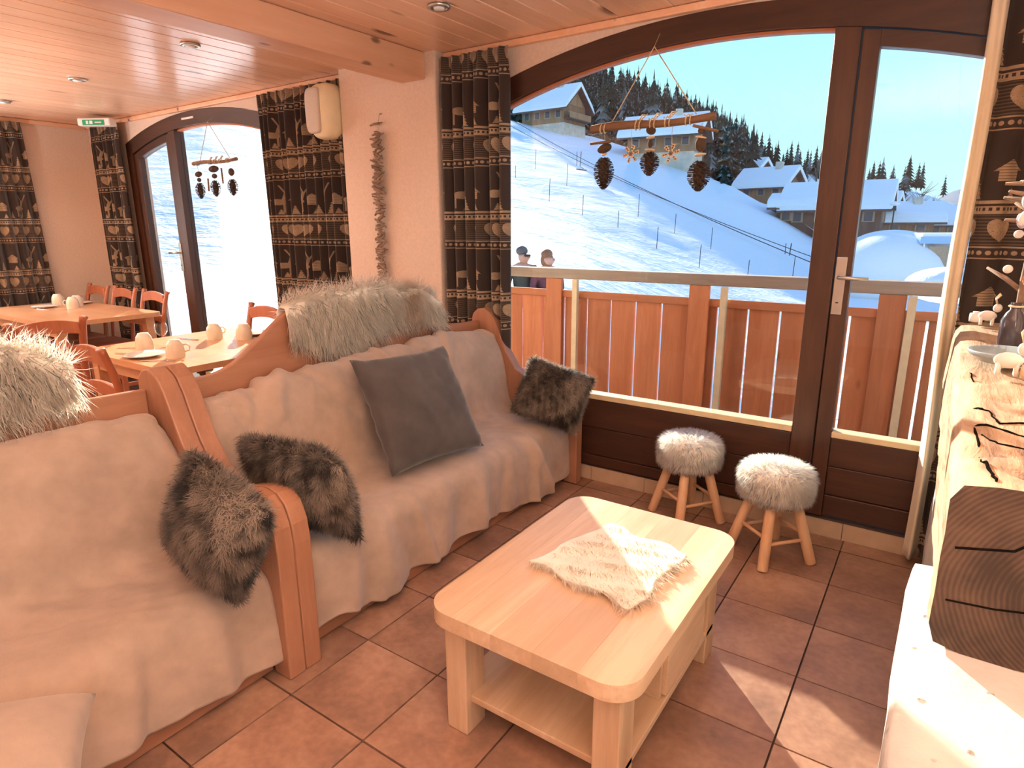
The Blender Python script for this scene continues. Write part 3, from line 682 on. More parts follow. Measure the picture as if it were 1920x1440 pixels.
# ---- driftwood garland on the pillar
ga = thing('driftwood_garland', 'garland of small driftwood sticks hanging on the cream pillar', 'garland', loc=(-2.85, CY0, 2.15))
MB().tube([(-2.83, CY0-.012, 2.15), (-2.84, CY0-.02, 2.09), (-2.86, CY0-.02, 1.6), (-2.87, CY0-.02, 1.05)], .002, 5).build('cord', M['string'], ga)
MB().lathe([(.006, -.01), (.006, 0)], (-2.83, CY0-.006, 2.15), 8).build('nail', M['metal'], ga)
z = 2.085; i = 0
while z > 1.06:
    hl = .055 if i == 0 else random.uniform(.032, .062); a = random.uniform(-.5, .7) if i else .08; xc = -2.84-.028*(2.09-z)+random.uniform(-.012, .012); yy = random.uniform(-.018, .004)
    d_ = Vector((cos(a), random.uniform(-.25, .1), sin(a))).normalized()*hl; cc = Vector((xc, CY0-.030+yy*.3, z)); rr = random.uniform(.006, .011)
    MB().tube([cc-d_, cc-d_*.3+Vector((0, -.003, .003)), cc+d_*.4, cc+d_], [rr*.7, rr, rr*.9, rr*.5], 6).build('driftwood_stick', M['driftwood'], ga, True)
    z -= .05 if i == 0 else random.uniform(.010, .016); i += 1
# ================================================================== SOFAS
def smooth1(a, k):
    if k < 2: return a
    p = np.pad(a, ((k, k), (0, 0)), mode='edge'); w = np.ones(2*k+1)/(2*k+1)
    return np.stack([np.convolve(p[:, c], w, 'valid') for c in range(a.shape[1])], -1)
def path(pts, n, k=4):
    pts = np.asarray(pts, float); d = np.r_[0, np.cumsum(np.linalg.norm(np.diff(pts, axis=0), axis=1))]; t = np.linspace(0, d[-1], n)
    return smooth1(np.stack([np.interp(t, d, pts[:, c]) for c in range(pts.shape[1])], -1), k)
END = [(-1.385, 0), (-1.385, .47), (-1.392, .54), (-1.415, .60), (-1.455, .635), (-1.51, .645), (-1.58, .63), (-1.66, .60), (-1.74, .60), (-1.81, .64), (-1.88, .74),
       (-1.925, .84), (-1.95, .90), (-1.985, .955), (-2.04, .985), (-2.09, .975), (-2.125, .94), (-2.13, .88), (-2.13, 0)]
END = [tuple(p) for p in path(END[:-1], 70, 1)]+[(-2.13, 0), (-2.05, 0), (-2.05, .06), (-1.47, .06), (-1.47, 0)]
def sofa(label, y0, y1):
    t = thing('bench_sofa', label, 'sofa', 'wooden bench sofas', loc=(-1.76, (y0+y1)/2, 0))
    e = .064
    for a in (y0, y1-e): MB().prism(END, a, a+e, 'xz').build('end_panel', M['oakz'], t, bevel=.006)
    # wavy back board
    n = 60; L = y1-y0-2*e; top = []
    for i in range(n+1):
        s = i/n; q = min(1, max(0, (s-.06)/.28)); w = min(1, max(0, (1-s-.17)/.18)); f = (q*q*(3-2*q))*(w*w*(3-2*w))
        top.append((y0+e+L*s, .905+.235*f+.02*sin(pi*s)))
    # board leans back a little
    m_ = MB(); x0, x1 = -2.10, -2.072
    m_.prism(top+[(y1-e, .05), (y0+e, .05)], x0, x1, 'yz')
    m_.build('back_board', M['oak'], t, bevel=.005)
    B(-1.505, -1.477, y0+e, y1-e, .005, .235).build('front_board', M['oak'], t, bevel=.003)
    B(-2.07, -1.50, y0+e, y1-e, .20, .235).build('seat_board', M['oak'], t)
    MB().box(-1.93, -1.475, y0+e+.01, y1-e-.01, .236, .365).build('seat_cushion', M['throw'], t, bevel=.035, seg=4)
    a = MB().obox((-1.985, (y0+y1)/2, .60), (.055, 0, .012), (0, (y1-y0)/2-e-.012, 0), (-.045, 0, .235)); a.build('back_cushion', M['throw'], t, bevel=.04, seg=4)
    return t
S1 = (-1.893, .066); S2 = (-3.86, -1.895)
sofa('carved wooden bench sofa nearest the window, with the big grey pillow', *S1)
sofa('carved wooden bench sofa at the left picture edge, nearest the camera', *S2)
def folds(S, Tt, rs, n, k=0.0, w=(.02, .06), a=(.004, .014)):
    """sum of soft ridges running along the second axis"""
    out = 0
    for _ in range(n):
        c = rs.uniform(S.min(), S.max()); sl = rs.uniform(-k, k); ww = rs.uniform(*w); aa = rs.uniform(*a)*rs.choice([-1, 1], p=[.35, .65])
        out = out+aa*np.exp(-((S+sl*Tt-c)/ww)**2)
    return out
def throw(label, prof, y0, y1, seed, hemf, nback, topf, hang=.014):
    rs = np.random.default_rng(seed); nu, nv = 150, 120
    pr = path(prof, nv, 3); tt = np.linspace(0, 1, nv)
    d = np.gradient(pr, axis=0); nrm = np.stack([-d[:, 1], d[:, 0]], -1); nrm /= np.linalg.norm(nrm, axis=1, keepdims=True); nrm *= -1 if nrm[nv//2, 1] < 0 else 1
    ys = np.linspace(y0, y1, nu); Yg, Tg = np.meshgrid(ys, tt, indexing='ij')
    X = np.broadcast_to(pr[:, 0], (nu, nv)).copy(); Z = np.broadcast_to(pr[:, 1], (nu, nv)).copy()
    back = np.clip(1-Tg/.42, 0, 1)**.6; front = np.clip((Tg-.70)/.25, 0, 1); seat = np.clip(1-np.abs(Tg-.56)/.14, 0, 1)
    D = back*folds(Yg, Tg, rs, nback, 1.1, (.014, .04), (.008, .022))
    D += front*(folds(Yg, Tg, rs, 18, .6, (.02, .06), (.010, .034))+hang*np.sin(Yg*23+3*Tg))
    D += seat*folds(Yg, Tg, rs, 14, 2.2, (.02, .06), (.005, .014))
    Pn = np.stack([Yg*1.0, Tg*1.3, Yg*0], -1); D += .004*vnoise(Pn, 14, seed)+.002*vnoise(Pn, 40, seed+1)
    X += D*nrm[:, 0]; Z += D*nrm[:, 1]+.006
    Z += np.interp(ys, *topf)[:, None]*np.clip((.40-Tg)/.25, 0, 1)
    # hem: pull last rows to hem height
    hz = hemf(ys)[:, None]; base = pr[-1, 1]; fr = np.clip((Tg-.74)/.26, 0, 1); Z += (hz-base)*fr
    P = np.stack([X, Yg+.012*np.sin(Tg*9+seed)*front, Z], -1)
    o = sheet('throw_blanket', P, M['throw'], None, .007); tag(o, label, 'blanket', 'beige fleece throws'); return o, P
PROF = [(-2.066, .78), (-2.066, .85), (-2.045, .875), (-2.0, .878), (-1.955, .855), (-1.915, .78), (-1.885, .66), (-1.865, .52), (-1.85, .43), (-1.82, .392), (-1.74, .382), (-1.62, .388), (-1.53, .388), (-1.478, .372), (-1.45, .33), (-1.440, .24), (-1.436, .15), (-1.434, .07)]
throw('beige fleece throw draped over the sofa nearest the window', PROF, S1[0]+.067, S1[1]-.066, 11, lambda y: .075+.05*np.exp(-((y+1.72)/.1)**2)+.02*np.sin(5*y)-.02, 22, ([-1.83, -1.74, -1.5, -1.0, -.4, -.1, 0], [-.10, -.055, -.02, -.005, .012, -.025, -.05]))
throw('beige fleece throw draped over the sofa at the left edge', PROF, S2[0]+.067, S2[1]-.066, 12, lambda y: .075+.015*np.sin(4*y)+.06*np.clip((y+2.02)/.1, 0, 1)*0, 6, ([-3.8, -2.1, -2.0, -1.95], [-.035, -.035, -.05, -.13]))
# end flap of the window sofa's throw lying over the far arm
sF = np.linspace(0, 1, 30); vF = np.linspace(0, 1, 24); SF, VF = np.meshgrid(sF, vF, indexing='ij')
Pf = np.stack([-1.40+.022*np.sin(6*SF)*VF+.012*VF, -.10+.19*SF, .375-.17*VF-.10*SF*VF+.03*SF+.25*0], -1)
# ------------------------------------------------------------------ sheepskins on the backs
def white_col(warm=.5, patch=None):
    def f(p, r):
        n = len(p); base = np.array([.985, .90, .80])*np.ones((n, 1)); w = (.88+.24*r.random(n))[:, None]
        if patch is not None:
            k = np.clip(patch(p), 0, 1)[:, None]; base = base*(1-k)+np.array([.62, .40, .22])*k
        c = np.clip(base*w, 0, .985); return np.stack([c*.93, c], 1)
    return f
def sheepskin_back(label, y0, y1, zt, lows, seed, patch=None, xf=-2.055, topf=None):
    rs = np.random.default_rng(seed); nu, nv = 60, 40; y = np.linspace(y0, y1, nu); t = np.linspace(0, 1, nv)
    zt_ = topf(y) if topf else np.full(nu, zt); zl = np.interp(y, *lows)
    P = np.zeros((nu, nv, 3))
    for i in range(nu):
        pr = path([(-2.125, zt_[i]-.12), (-2.122, zt_[i]-.01), (-2.10, zt_[i]+.016), (-2.065, zt_[i]+.010), (xf, zt_[i]-.03), (xf+.004, (zt_[i]+zl[i])/2), (xf+.008, zl[i])], nv, 1)
        P[i] = np.stack([pr[:, 0], np.full(nv, y[i]), pr[:, 1]], -1)
    P += (vnoise(P, 16, seed)*.006)[..., None]*np.array([1, 0, .3])
    N = normals(P); N *= np.sign((N[:, nv//2, 0]).mean())
    o = sheet('sheepskin', P, M['hide'], None, .006); tag(o, label, 'sheepskin', 'long haired sheepskins')
    p, n = resample(P, N, 60000, seed); comb = np.tile([.25, 0, -1.], (len(p), 1)); comb[:, 1] = .25*np.sign(p[:, 1]-(y0+y1)/2)*np.abs((p[:, 1]-(y0+y1)/2)/((y1-y0)/2))**3
    top = np.clip((p[:, 2]-np.interp(p[:, 1], y, zt_)+.03)/.04, 0, 1)[:, None]; comb = comb*(1-top)+np.array([.5, 0, .25])*top
    fur('wool', p, n, 9500, .078, .0013, M['fur_white'], o, comb, .62, .5, white_col(patch=patch), seed, lift=.42, nrand=.7)
    return o
crest1 = lambda y: np.interp(y, [-1.45, -1.38, -1.25, -1.1, -.8, -.5, -.33], [1.07, 1.112, 1.15, 1.165, 1.165, 1.125, 1.03])
sheepskin_back('cream sheepskin over the back of the sofa nearest the window', -1.36, -.36, 1.16, ([-1.36, -1.25, -1.12, -1.0, -.9, -.75, -.6, -.5, -.42, -.36], [.99, .93, .90, .86, .93, .97, .96, .97, .92, .93]), 21,
    patch=lambda p: np.exp(-((p[:, 1]+.60)/.07)**2)*np.clip((p[:, 2]-.95)/.1, 0, 1)*.55, topf=crest1)
crest2 = lambda y: np.interp(y, [-3.3, -3.05, -2.6, -2.45, -2.3, -2.2], [1.16, 1.166, 1.166, 1.155, 1.10, 1.03])
sheepskin_back('cream sheepskin over the back of the sofa at the left edge', -2.95, -2.175, 1.16, ([-2.95, -2.6, -2.4, -2.25, -2.175], [.86, .90, .90, .90, .93]), 22, topf=crest2)
# ------------------------------------------------------------------ pillows
def pillow_pts(c, au, av, T_, n=34, pinch=.10, bend=None, sag=0.0, e=.42):
    c, au, av = (np.array(v, float) for v in (c, au, av)); nn = np.cross(au, av); nn /= np.linalg.norm(nn)
    g = np.linspace(-1, 1, n); U, V = np.meshgrid(g, g, indexing='ij')
    h = T_*((1-U**2)*(1-V**2))**e
    u = U*(1-pinch*(1-V**2)*0-pinch*(V**2)*0)*(1-pinch*(1-np.abs(V)**2)*np.abs(U)**3); v = V*(1-pinch*(1-np.abs(U)**2)*np.abs(V)**3)
    out = []
    for sgn in (1, -1):
        P = c+u[..., None]*au+v[..., None]*av+(sgn*h)[..., None]*nn
        if bend: P = bend(P)
        out.append(P)
    return out
def two_sides(name, Ps, mat, parent=None):
    n = Ps[0].shape[0]; F = gridfaces(n, n); V = np.concatenate([Ps[0].reshape(-1, 3), Ps[1].reshape(-1, 3)]); F2 = F[:, ::-1]+n*n
    o = npmesh(name, V, np.concatenate([F, F2]), mat, parent)
    bm = bmesh.new(); bm.from_mesh(o.data); bmesh.ops.remove_doubles(bm, verts=bm.verts, dist=1e-5); bmesh.ops.recalc_face_normals(bm, faces=bm.faces); bm.to_mesh(o.data); bm.free()
    return o
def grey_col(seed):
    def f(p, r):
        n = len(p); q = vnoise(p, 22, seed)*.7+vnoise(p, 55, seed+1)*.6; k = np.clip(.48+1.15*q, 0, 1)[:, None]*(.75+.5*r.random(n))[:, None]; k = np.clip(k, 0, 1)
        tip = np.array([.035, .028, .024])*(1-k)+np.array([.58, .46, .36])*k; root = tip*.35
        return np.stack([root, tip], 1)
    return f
def fur_pillow(label, c, au, av, T_, seed, bend=None, comb=(0, 0, -.6), L=.030, n=24000, e=.42):
    Ps = pillow_pts(c, au, av, T_, bend=bend, pinch=.06, e=e); o = two_sides('fur_pillow', Ps, M['hide_grey']); tag(o, label, 'pillow', 'grey faux fur pillows')
    pp, nn = [], []
    for sgn, P in zip((1, -1), Ps):
        N = normals(P)*sgn; N = N*np.sign(np.sum((P-P.mean((0, 1)))*0+N*(P[17, 17]-(Ps[0][17, 17]+Ps[1][17, 17])/2))) if True else N
        a, b = resample(P, N, 30000, seed+sgn); pp.append(a); nn.append(b)
    pp = np.concatenate(pp); nn = np.concatenate(nn); cen = pp.mean(0); ed = (pp-cen); ed /= np.linalg.norm(ed, axis=1, keepdims=True); nn = nn*.8+ed*.35; nn /= np.linalg.norm(nn, axis=1, keepdims=True)
    fur('fur', pp, nn, n, L, .0010, M['fur_grey'], o, comb, .30, .55, grey_col(seed), seed, lift=.8); return o
# square suede pillow against the back rest
Ps = pillow_pts((-1.696, -.949, .659), (.03, .28, -.01), (-.142, .028, .23), .085, pinch=.07, e=.40)
for P in Ps: P += (vnoise(P, 15, 5)*.005+vnoise(P, 34, 6)*.0025)[..., None]
sqp = two_sides('square_pillow', Ps, M['suede']); tag(sqp, 'large dark grey suede square pillow on the sofa nearest the window', 'pillow')
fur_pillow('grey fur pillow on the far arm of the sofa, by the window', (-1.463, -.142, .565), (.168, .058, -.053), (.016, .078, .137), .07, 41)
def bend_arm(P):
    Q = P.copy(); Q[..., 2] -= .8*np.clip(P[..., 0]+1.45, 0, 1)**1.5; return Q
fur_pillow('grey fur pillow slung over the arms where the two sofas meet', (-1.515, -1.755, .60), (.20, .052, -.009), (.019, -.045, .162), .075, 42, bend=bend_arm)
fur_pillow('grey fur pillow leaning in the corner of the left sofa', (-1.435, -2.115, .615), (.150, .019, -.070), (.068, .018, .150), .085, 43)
# plain beige cushion at the left bottom corner
Ps = pillow_pts((-1.25, -2.78, .40), (.09, .18, -.02), (-.16, .08, .0), .09, pinch=.06); o = two_sides('seat_pillow', Ps, M['throw']); tag(o, 'plump beige fleece cushion in the bottom left corner of the picture', 'pillow')
# ================================================================== COFFEE TABLE
ct = thing('coffee_table', 'pale wooden coffee table with rounded top and lower shelf', 'table', loc=(-.55, -1.40, 0))
TX0, TX1, TY0, TY1, TZ = -.872, -.232, -1.858, -.942, .425
def rounded(x0, x1, y0, y1, r, n=8):
    P = []
    for cx, cy, a0 in ((x1-r, y1-r, 0), (x0+r, y1-r, pi/2), (x0+r, y0+r, pi), (x1-r, y0+r, 1.5*pi)):
        for i in range(n+1): a = a0+pi/2*i/n; P.append((cx+r*cos(a), cy+r*sin(a)))
    return P
def clipx(P, a, b):
    def half(P, x, keep):
        out = []
        for p, q in zip(P, P[1:]+P[:1]):
            ip, iq = keep(p[0]), keep(q[0])
            if ip: out.append(p)
            if ip != iq: t = (x-p[0])/(q[0]-p[0]); out.append((x, p[1]+t*(q[1]-p[1])))
        return out
    return half(half(P, a, lambda v: v >= a), b, lambda v: v <= b)
R_ = rounded(TX0, TX1, TY0, TY1, .085); xs = [TX0-.01, -.765, -.63, -.50, -.37, TX1+.01]
for a, b in zip(xs[:-1], xs[1:]): MB().prism(clipx(R_, a+.0002, b-.0002), TZ-.048, TZ, 'xy').build('tabletop_board', M['ash'], ct)
for a in (-.829, -.349):
    for b in (-1.812, -1.114): B(a, a+.075, b, b+.09, .001, TZ-.049).build('leg', M['ashz'], ct, bevel=.004)
B(-.829, -.274, -1.79, -1.045, .105, .127).build('lower_shelf', M['ash'], ct, bevel=.003)
B(-.80, -.29, -1.50, -1.482, .128, TZ-.049).build('divider', M['ash'], ct)
B(-.80, -.29, -1.14, -1.122, .128, TZ-.049).build('divider', M['ash'], ct)
dr = B(-.296, -.276, -1.478, -1.144, .132, TZ-.052).build('drawer_front', M['ash'], ct, bevel=.002)
B(-.2765, -.275, -1.36, -1.265, .295, .307).build('grip_slot', M['black'], dr)
B(-.78, -.30, -1.475, -1.147, .14, TZ-.07).build('drawer_box', M['ash'], ct)
# fur on the table
def table_fur():
    n = 50; g = np.linspace(0, 1, n); U, V = np.meshgrid(g, g, indexing='ij')
    c = np.array([[-.735, -1.505], [-.360, -1.560], [-.335, -1.185], [-.64, -1.140]])
    XY = ((1-U)*(1-V))[..., None]*c[0]+(U*(1-V))[..., None]*c[1]+(U*V)[..., None]*c[2]+((1-U)*V)[..., None]*c[3]
    w = .012*np.sin(9*V)*np.abs(2*U-1)**4+.01*np.sin(11*U)*np.abs(2*V-1)**4
    P = np.concatenate([XY+w[..., None], (TZ+.010+.003*vnoise(np.concatenate([XY, XY[..., :1]*0], -1), 14, 3))[..., None]], -1)
    P[:, -1, 2] -= 0; N = normals(P); N *= np.sign(N[25, 25, 2])
    o = sheet('fur_mat', P, M['hide'], None, .010); tag(o, 'cream fur mat lying on the coffee table', 'fur mat')
    p, nn = resample(P, N, 50000, 9)
    comb = np.tile([.55, -.75, -.10], (len(p), 1)); comb[:, 0] += .3*vnoise(p, 12, 8); comb[:, 1] += .25*vnoise(p, 12, 9)
    fur('wool', p, nn, 6500, .048, .0013, M['fur_white'], o, comb, .70, .38, white_col(patch=lambda q: .35*np.exp(-((q[:, 0]+.36)/.06)**2)*np.exp(-((q[:, 1]+1.55)/.07)**2)), 9, lift=.13, nrand=.45)
table_fur()
# ================================================================== STOOLS
def stool(label, x, y, rot, s=1.0, seed=1):
    t = thing('fur_stool', label, 'stool', 'round white fur stools', loc=(x, y, 0)); zs, zt, R = .29*s, .43*s, .158*s
    prof = [(.02, zs), (R-.02, zs), (R-.004, zs+.015), (R, zs+.05), (R-.001, zt-.04), (R-.018, zt-.01), (R-.06, zt+.004), (.01, zt+.008)]
    se = MB().lathe(prof, (x, y, 0), 40).build('seat', M['hide'], t, True)
    nth = 64; pr = path(prof, 40, 1); th = np.linspace(0, 2*pi, nth); TH, J = np.meshgrid(th, np.arange(40), indexing='ij')
    P = np.stack([x+pr[J, 0]*np.cos(TH), y+pr[J, 0]*np.sin(TH), pr[J, 1]], -1); N = normals(P); c = np.array([x, y, (zs+zt)/2]); N *= np.sign(np.sum(N[10, 20]*(P[10, 20]-c)))
    p, nn = resample(P, N, 40000, seed); side = (nn[:, 2:3] < .6)*1.0
    comb = side*np.array([0, 0, -1.])+(1-side)*np.stack([p[:, 0]-x, p[:, 1]-y, 0*p[:, 0]], 1)*5
    fur('fur', p, nn, 13000, .026, .0010, M['fur_white'], se, comb, .45, .40, lambda p, r: np.repeat(np.clip(np.array([.98, .955, .92])*(.94+.2*r.random((len(p), 1))), 0, .985)[:, None, :], 2, 1), seed, lift=.5, nrand=.8)
    tops, bots = [], []
    for k in range(4):
        a = rot+k*pi/2; tops.append(Vector((x+.085*s*cos(a), y+.085*s*sin(a), zs+.01))); bots.append(Vector((x+.175*s*cos(a), y+.175*s*sin(a), .001)))
        MB().tube([bots[-1], bots[-1].lerp(tops[-1], .5), tops[-1]], [.023*s, .0235*s, .023*s], 14).build('leg', M['stoolwood'], t, True, bevel=.002)
    for k in range(4):
        h = .36+.08*(k % 2); MB().tube([bots[k].lerp(tops[k], h), bots[(k+1) % 4].lerp(tops[(k+1) % 4], h)], .0085*s, 8).build('stretcher', M['stoolwood'], t, True)
    return t
stool('round white fur stool with pale legs, closer to the balcony door', -.268, -.205, -1.50, 1.0, 51)
stool('round white fur stool with pale legs, closer to the sofa', -.715, -.045, -1.42, 1.0, 52)
# animal-skin rug peeking in at the bottom edge
g = np.linspace(0, 1, 30); U, V = np.meshgrid(g, g, indexing='ij')
P = np.stack([-1.00+.46*U+.02*np.sin(7*V), -2.58+.50*V-.05*U-.12*np.abs(2*U-1)**2, .008+0*U], -1); N = normals(P); N *= np.sign(N[5, 5, 2])
o = sheet('hide_rug', P, M['hide'], None, .008); tag(o, 'cream and brown hide rug at the bottom edge of the floor', 'rug')
p, n_ = resample(P, N, 20000, 77)
fur('fur', p, n_, 6000, .03, .0012, M['fur_white'], o, (0, .6, 0), .6, .4, lambda p, r: np.repeat((np.array([.62, .48, .36])*(1-np.clip(vnoise(p, 9, 3)+.1, 0, 1))[:, None]+np.array([.12, .08, .06])*np.clip(vnoise(p, 9, 3)+.1, 0, 1)[:, None])[:, None, :], 2, 1), 78)
# ================================================================== DINING CORNER
def dup(root, loc, rz, label):
    r = root.copy(); COL.objects.link(r); r.location = loc; r.rotation_euler = (0, 0, rz); r['label'] = label
    for ch in list(root.children):
        c = ch.copy(); COL.objects.link(c); c.parent = r
        for g_ in list(ch.children): d = g_.copy(); COL.objects.link(d); d.parent = c
    return r
def make_chair():
    t = thing('dining_chair', 'chair', 'chair', 'reddish wooden dining chairs')
    MB().prism(rounded(-.21, .21, -.20, .20, .05, 4), .435, .46, 'xy').build('seat', M['chair'], t, bevel=.006)
    for s in (-1, 1):
        MB().obox((s*.18, .17, .217), (.018, 0, 0), (0, .018, 0), (0, 0, .217)).build('leg', M['chair'], t, bevel=.003)
        # rear leg rises into a back post with flared head
        pts = [(s*.19, -.21, .001), (s*.19, -.185, .44), (s*.19, -.20, .62), (s*.192, -.235, .80), (s*.195, -.262, .90), (s*.200, -.275, .925)]
        MB().tube(pts, [.022, .024, .022, .024, .022, .027], 8, flat=.75).build('back_post', M['chair'], t, True)
    def slat(z, h, arc, yb):
        n = 12; P = []; Q = []
        for i in range(n+1):
            u = -1+2*i/n; P.append((u*.178, z+h/2+arc*(1-u*u))); Q.append((u*.178, z-h/2+arc*.8*(1-u*u)))
        return MB().prism(P+Q[::-1], yb-.010, yb+.010, 'xz')
    slat(.855, .075, .030, -.245).build('top_slat', M['chair'], t, bevel=.004)
    slat(.685, .06, .022, -.212).build('lower_slat', M['chair'], t, bevel=.004)
    for s in (-1, 1): B(s*.18-.009, s*.18+.009, -.18, .16, .17, .20).build('stretcher', M['chair'], t)
    B(-.17, .17, .16, .178, .23, .26).build('stretcher', M['chair'], t)
    return t
ch0 = make_chair()
CH = [(-3.12, -1.47, 0, 'dining chair lit red by the sun, right behind the wooden sofa backs'),
      (-3.72, -.58, pi, 'dining chair at the window end of the near dining table'),
      (-4.46, -1.50, pi/2, 'dining chair with its back turned, between the two dining tables'),
      (-5.50, -.47, pi, 'dining chair on the window side of the far table, nearest the glass door'),
      (-6.05, -.47, pi, 'dining chair on the window side of the far table, in the middle'),
      (-6.58, -.47, pi, 'dining chair on the window side of the far table, in the corner'),
      (-5.42, -1.28, 0, 'dining chair on the near side of the far table')]
for i, (x, y, r, lb) in enumerate(CH):
    if i == 0: ch0.location = (x, y, 0); ch0.rotation_euler = (0, 0, r); ch0['label'] = lb
    else: dup(ch0, (x, y, 0), r, lb)
def dining_table(label, x0, x1, y0, y1, z):
    t = thing('dining_table', label, 'table', loc=((x0+x1)/2, (y0+y1)/2, 0)); n = 5
    for i in range(n):
        a = x0+(x1-x0)*i/n; b = x0+(x1-x0)*(i+1)/n; MB().prism(clipx(rounded(x0, x1, y0, y1, .05, 4), a+.0003, b-.0003), z-.035, z, 'xy').build('tabletop_board', M['dtable'], t)
    for a in (x0+.05, x1-.12):
        for b in (y0+.05, y1-.12): B(a, a+.07, b, b+.07, .001, z-.036).build('leg', M['dtable'], t, bevel=.004)
    B(x0+.07, x1-.07, y0+.06, y0+.08, z-.12, z-.036).build('apron', M['dtable'], t); B(x0+.07, x1-.07, y1-.08, y1-.06, z-.12, z-.036).build('apron', M['dtable'], t)
dining_table('wooden dining table right behind the sofas, in bright sun', -4.05, -3.0, -1.42, -.42, .75)
dining_table('wooden dining table in the far corner with a triangular sun patch', -6.85, -5.25, -1.12, -.29, .765)
def cup(label, x, y, z, a=0.0):
    t = thing('cup', label, 'cup', 'ribbed cups turned upside down', loc=(x, y, z)); n = 28; m_ = MB()
    prof = [(.050, .000), (.049, .02), (.047, .05), (.042, .075), (.033, .092), (.030, .094), (.029, .101), (.005, .101)]
    for r, h in prof:
        for k in range(n): q = 2*pi*k/n; rr = r*(1+.03*cos(q*14)*(1 if .01 < h < .09 else 0)); m_.v.append((x+rr*cos(q), y+rr*sin(q), z+h))
    for i in range(len(prof)-1):
        for k in range(n): A = i*n+k; Bq = i*n+(k+1) % n; m_.f.append((A, Bq, Bq+n, A+n))
    m_.f.append(tuple((len(prof)-1)*n+k for k in range(n))); m_.build('bowl', M['porcelain'], t, True)
    c, s = cos(a), sin(a); MB().tube([(x+c*r, y+s*r, z+h) for r, h in ((.045, .03), (.07, .035), (.075, .055), (.062, .072), (.04, .07))], .005, 6).build('handle', M['porcelain'], t, True)
def plate(label, x, y, z, r=.105):
    o = MB().lathe([(.06, 0), (.065, .003), (r*.7, .006), (r, .016), (r, .019), (r*.68, .010), (.002, .008)], (x, y, z+.0005), 32).build('plate', M['plate'], None, True); tag(o, label, 'plate', 'white plates on the dining tables')
def cutlery(nm, label, x, y, z, a):
    d = Vector((cos(a), sin(a), 0)); s = Vector((-sin(a), cos(a), 0)); c = Vector((x, y, z+.004))
    t = thing(nm, label, nm, 'cutlery on the dining tables', loc=(x, y, z))
    MB().obox(c-d*.055, d*.045, s*.006, (0, 0, .002)).build('handle', M['steel'], t, bevel=.0015)
    if nm == 'knife': MB().obox(c+d*.045, d*.055, s*.008, (0, 0, .001)).build('blade', M['steel'], t)
    else:
        MB().obox(c+d*.01, d*.025, s*.004, (0, 0, .0015)).box(*[0]*6).build('neck', M['steel'], t)
        for k in (-1, 0, 1): MB().obox(c+d*.06+s*.007*k, d*.028, s*.0017, (0, 0, .001)).build('tine', M['steel'], t)
z1, z2 = .75, .765
cup('ribbed cream cup upside down on the sunny table, leftmost', -3.70, -1.19, z1, 2.6)
cup('ribbed cream cup upside down on the sunny table, closest to the sofa', -3.31, -1.21, z1, 1.0)
cup('ribbed cream cup upside down on the sunny table, with a long shadow', -3.69, -.75, z1, 1.5)
cup('ribbed cream cup upside down on the sunny table, half hidden by the sofa crest', -3.52, -.645, z1, 2.0)
cup('ribbed cream cup upside down on the far table, leftmost', -6.60, -.56, z2, 2.0)
cup('ribbed cream cup upside down on the far table, in front of another cup', -6.18, -.60, z2, 4.0)
cup('ribbed cream cup upside down on the far table, behind another cup', -6.30, -.52, z2, 2.0)
plate('white plate on the sunny table beside two cups', -3.48, -1.30, z1)
plate('white plate at the window end of the sunny table', -3.62, -.52, z1)
plate('white plate at the left end of the far table', -6.45, -.72, z2)
plate('white plate at the window side of the far table', -6.50, -.42, z2)
for nm, lb, x, y, z, a in (('knife', 'knife next to the leftmost cup on the sunny table', -3.62, -1.32, z1, .3), ('fork', 'fork beside the plate nearest the sofa on the sunny table', -3.28, -1.32, z1, .6),
    ('knife', 'knife beyond the cup with the long shadow', -3.82, -.86, z1, .2), ('fork', 'fork beside the leftmost cup on the sunny table', -3.80, -1.22, z1, .4), ('knife', 'knife beside the plate on the far table', -6.28, -.78, z2, .3), ('fork', 'fork in front of the cups on the far table', -6.15, -.74, z2, .5)):
    cutlery(nm, lb, x, y, z, a)
def gl():
    o = MB().lathe([(.03, .001), (.031, .003), (.004, .006), (.004, .07), (.02, .08), (.034, .10), (.036, .13), (.032, .15), (.0305, .15), (.034, .13), (.032, .102), (.018, .083), (.001, .078)], (-3.66, -1.10, z1), 24).build('wine_glass', M['glass'], None, True)
    tag(o, 'small clear stemmed glass behind the leftmost cup on the sunny table', 'glass')
gl()
# ================================================================== PINE CONE MOBILES
def rot_frame(d):
    d = d.normalized(); a = Vector((0, 0, 1)) if abs(d.z) < .9 else Vector((1, 0, 0)); a = (a-d*a.dot(d)).normalized(); return a, d.cross(a), d
def pinecone(parent, c, L, R, seed):
    r = random.Random(seed); m_ = MB(); c = Vector(c); n = int(L/.0052)
    prof = lambda t: R*(sin(pi*min(1, t*.92+.06))**.75)*(1.0-.25*t)
    m_.lathe([(max(.002, prof(i/8)*.78), -L*i/8) for i in range(9)], c, 8)
    k = 0
    for i in range(n):
        t = (i+.5)/n; rr = prof(t); kk = 7
        for j in range(kk):
            a = 2*pi*(j/kk)+i*1.1; o = Vector((cos(a), sin(a), .32-.75*t+r.uniform(-.12, .12))).normalized(); s = Vector((-sin(a), cos(a), 0)); p = c+Vector((cos(a), sin(a), 0))*rr*.6+Vector((0, 0, -L*t)); q = p+o*rr*.75; w = .0085*(R/.03)
            up = o.cross(s)*.0022; m_.add([p-s*w*.5, p+s*w*.5, q+s*w*.7-up, q-s*w*.7-up, q+o*.003+up], [(0, 1, 2, 3), (2, 3, 4), (0, 3, 4), (1, 2, 4), (0, 1, 4)])
    return m_.build('pine_cone', M['cone'], parent)
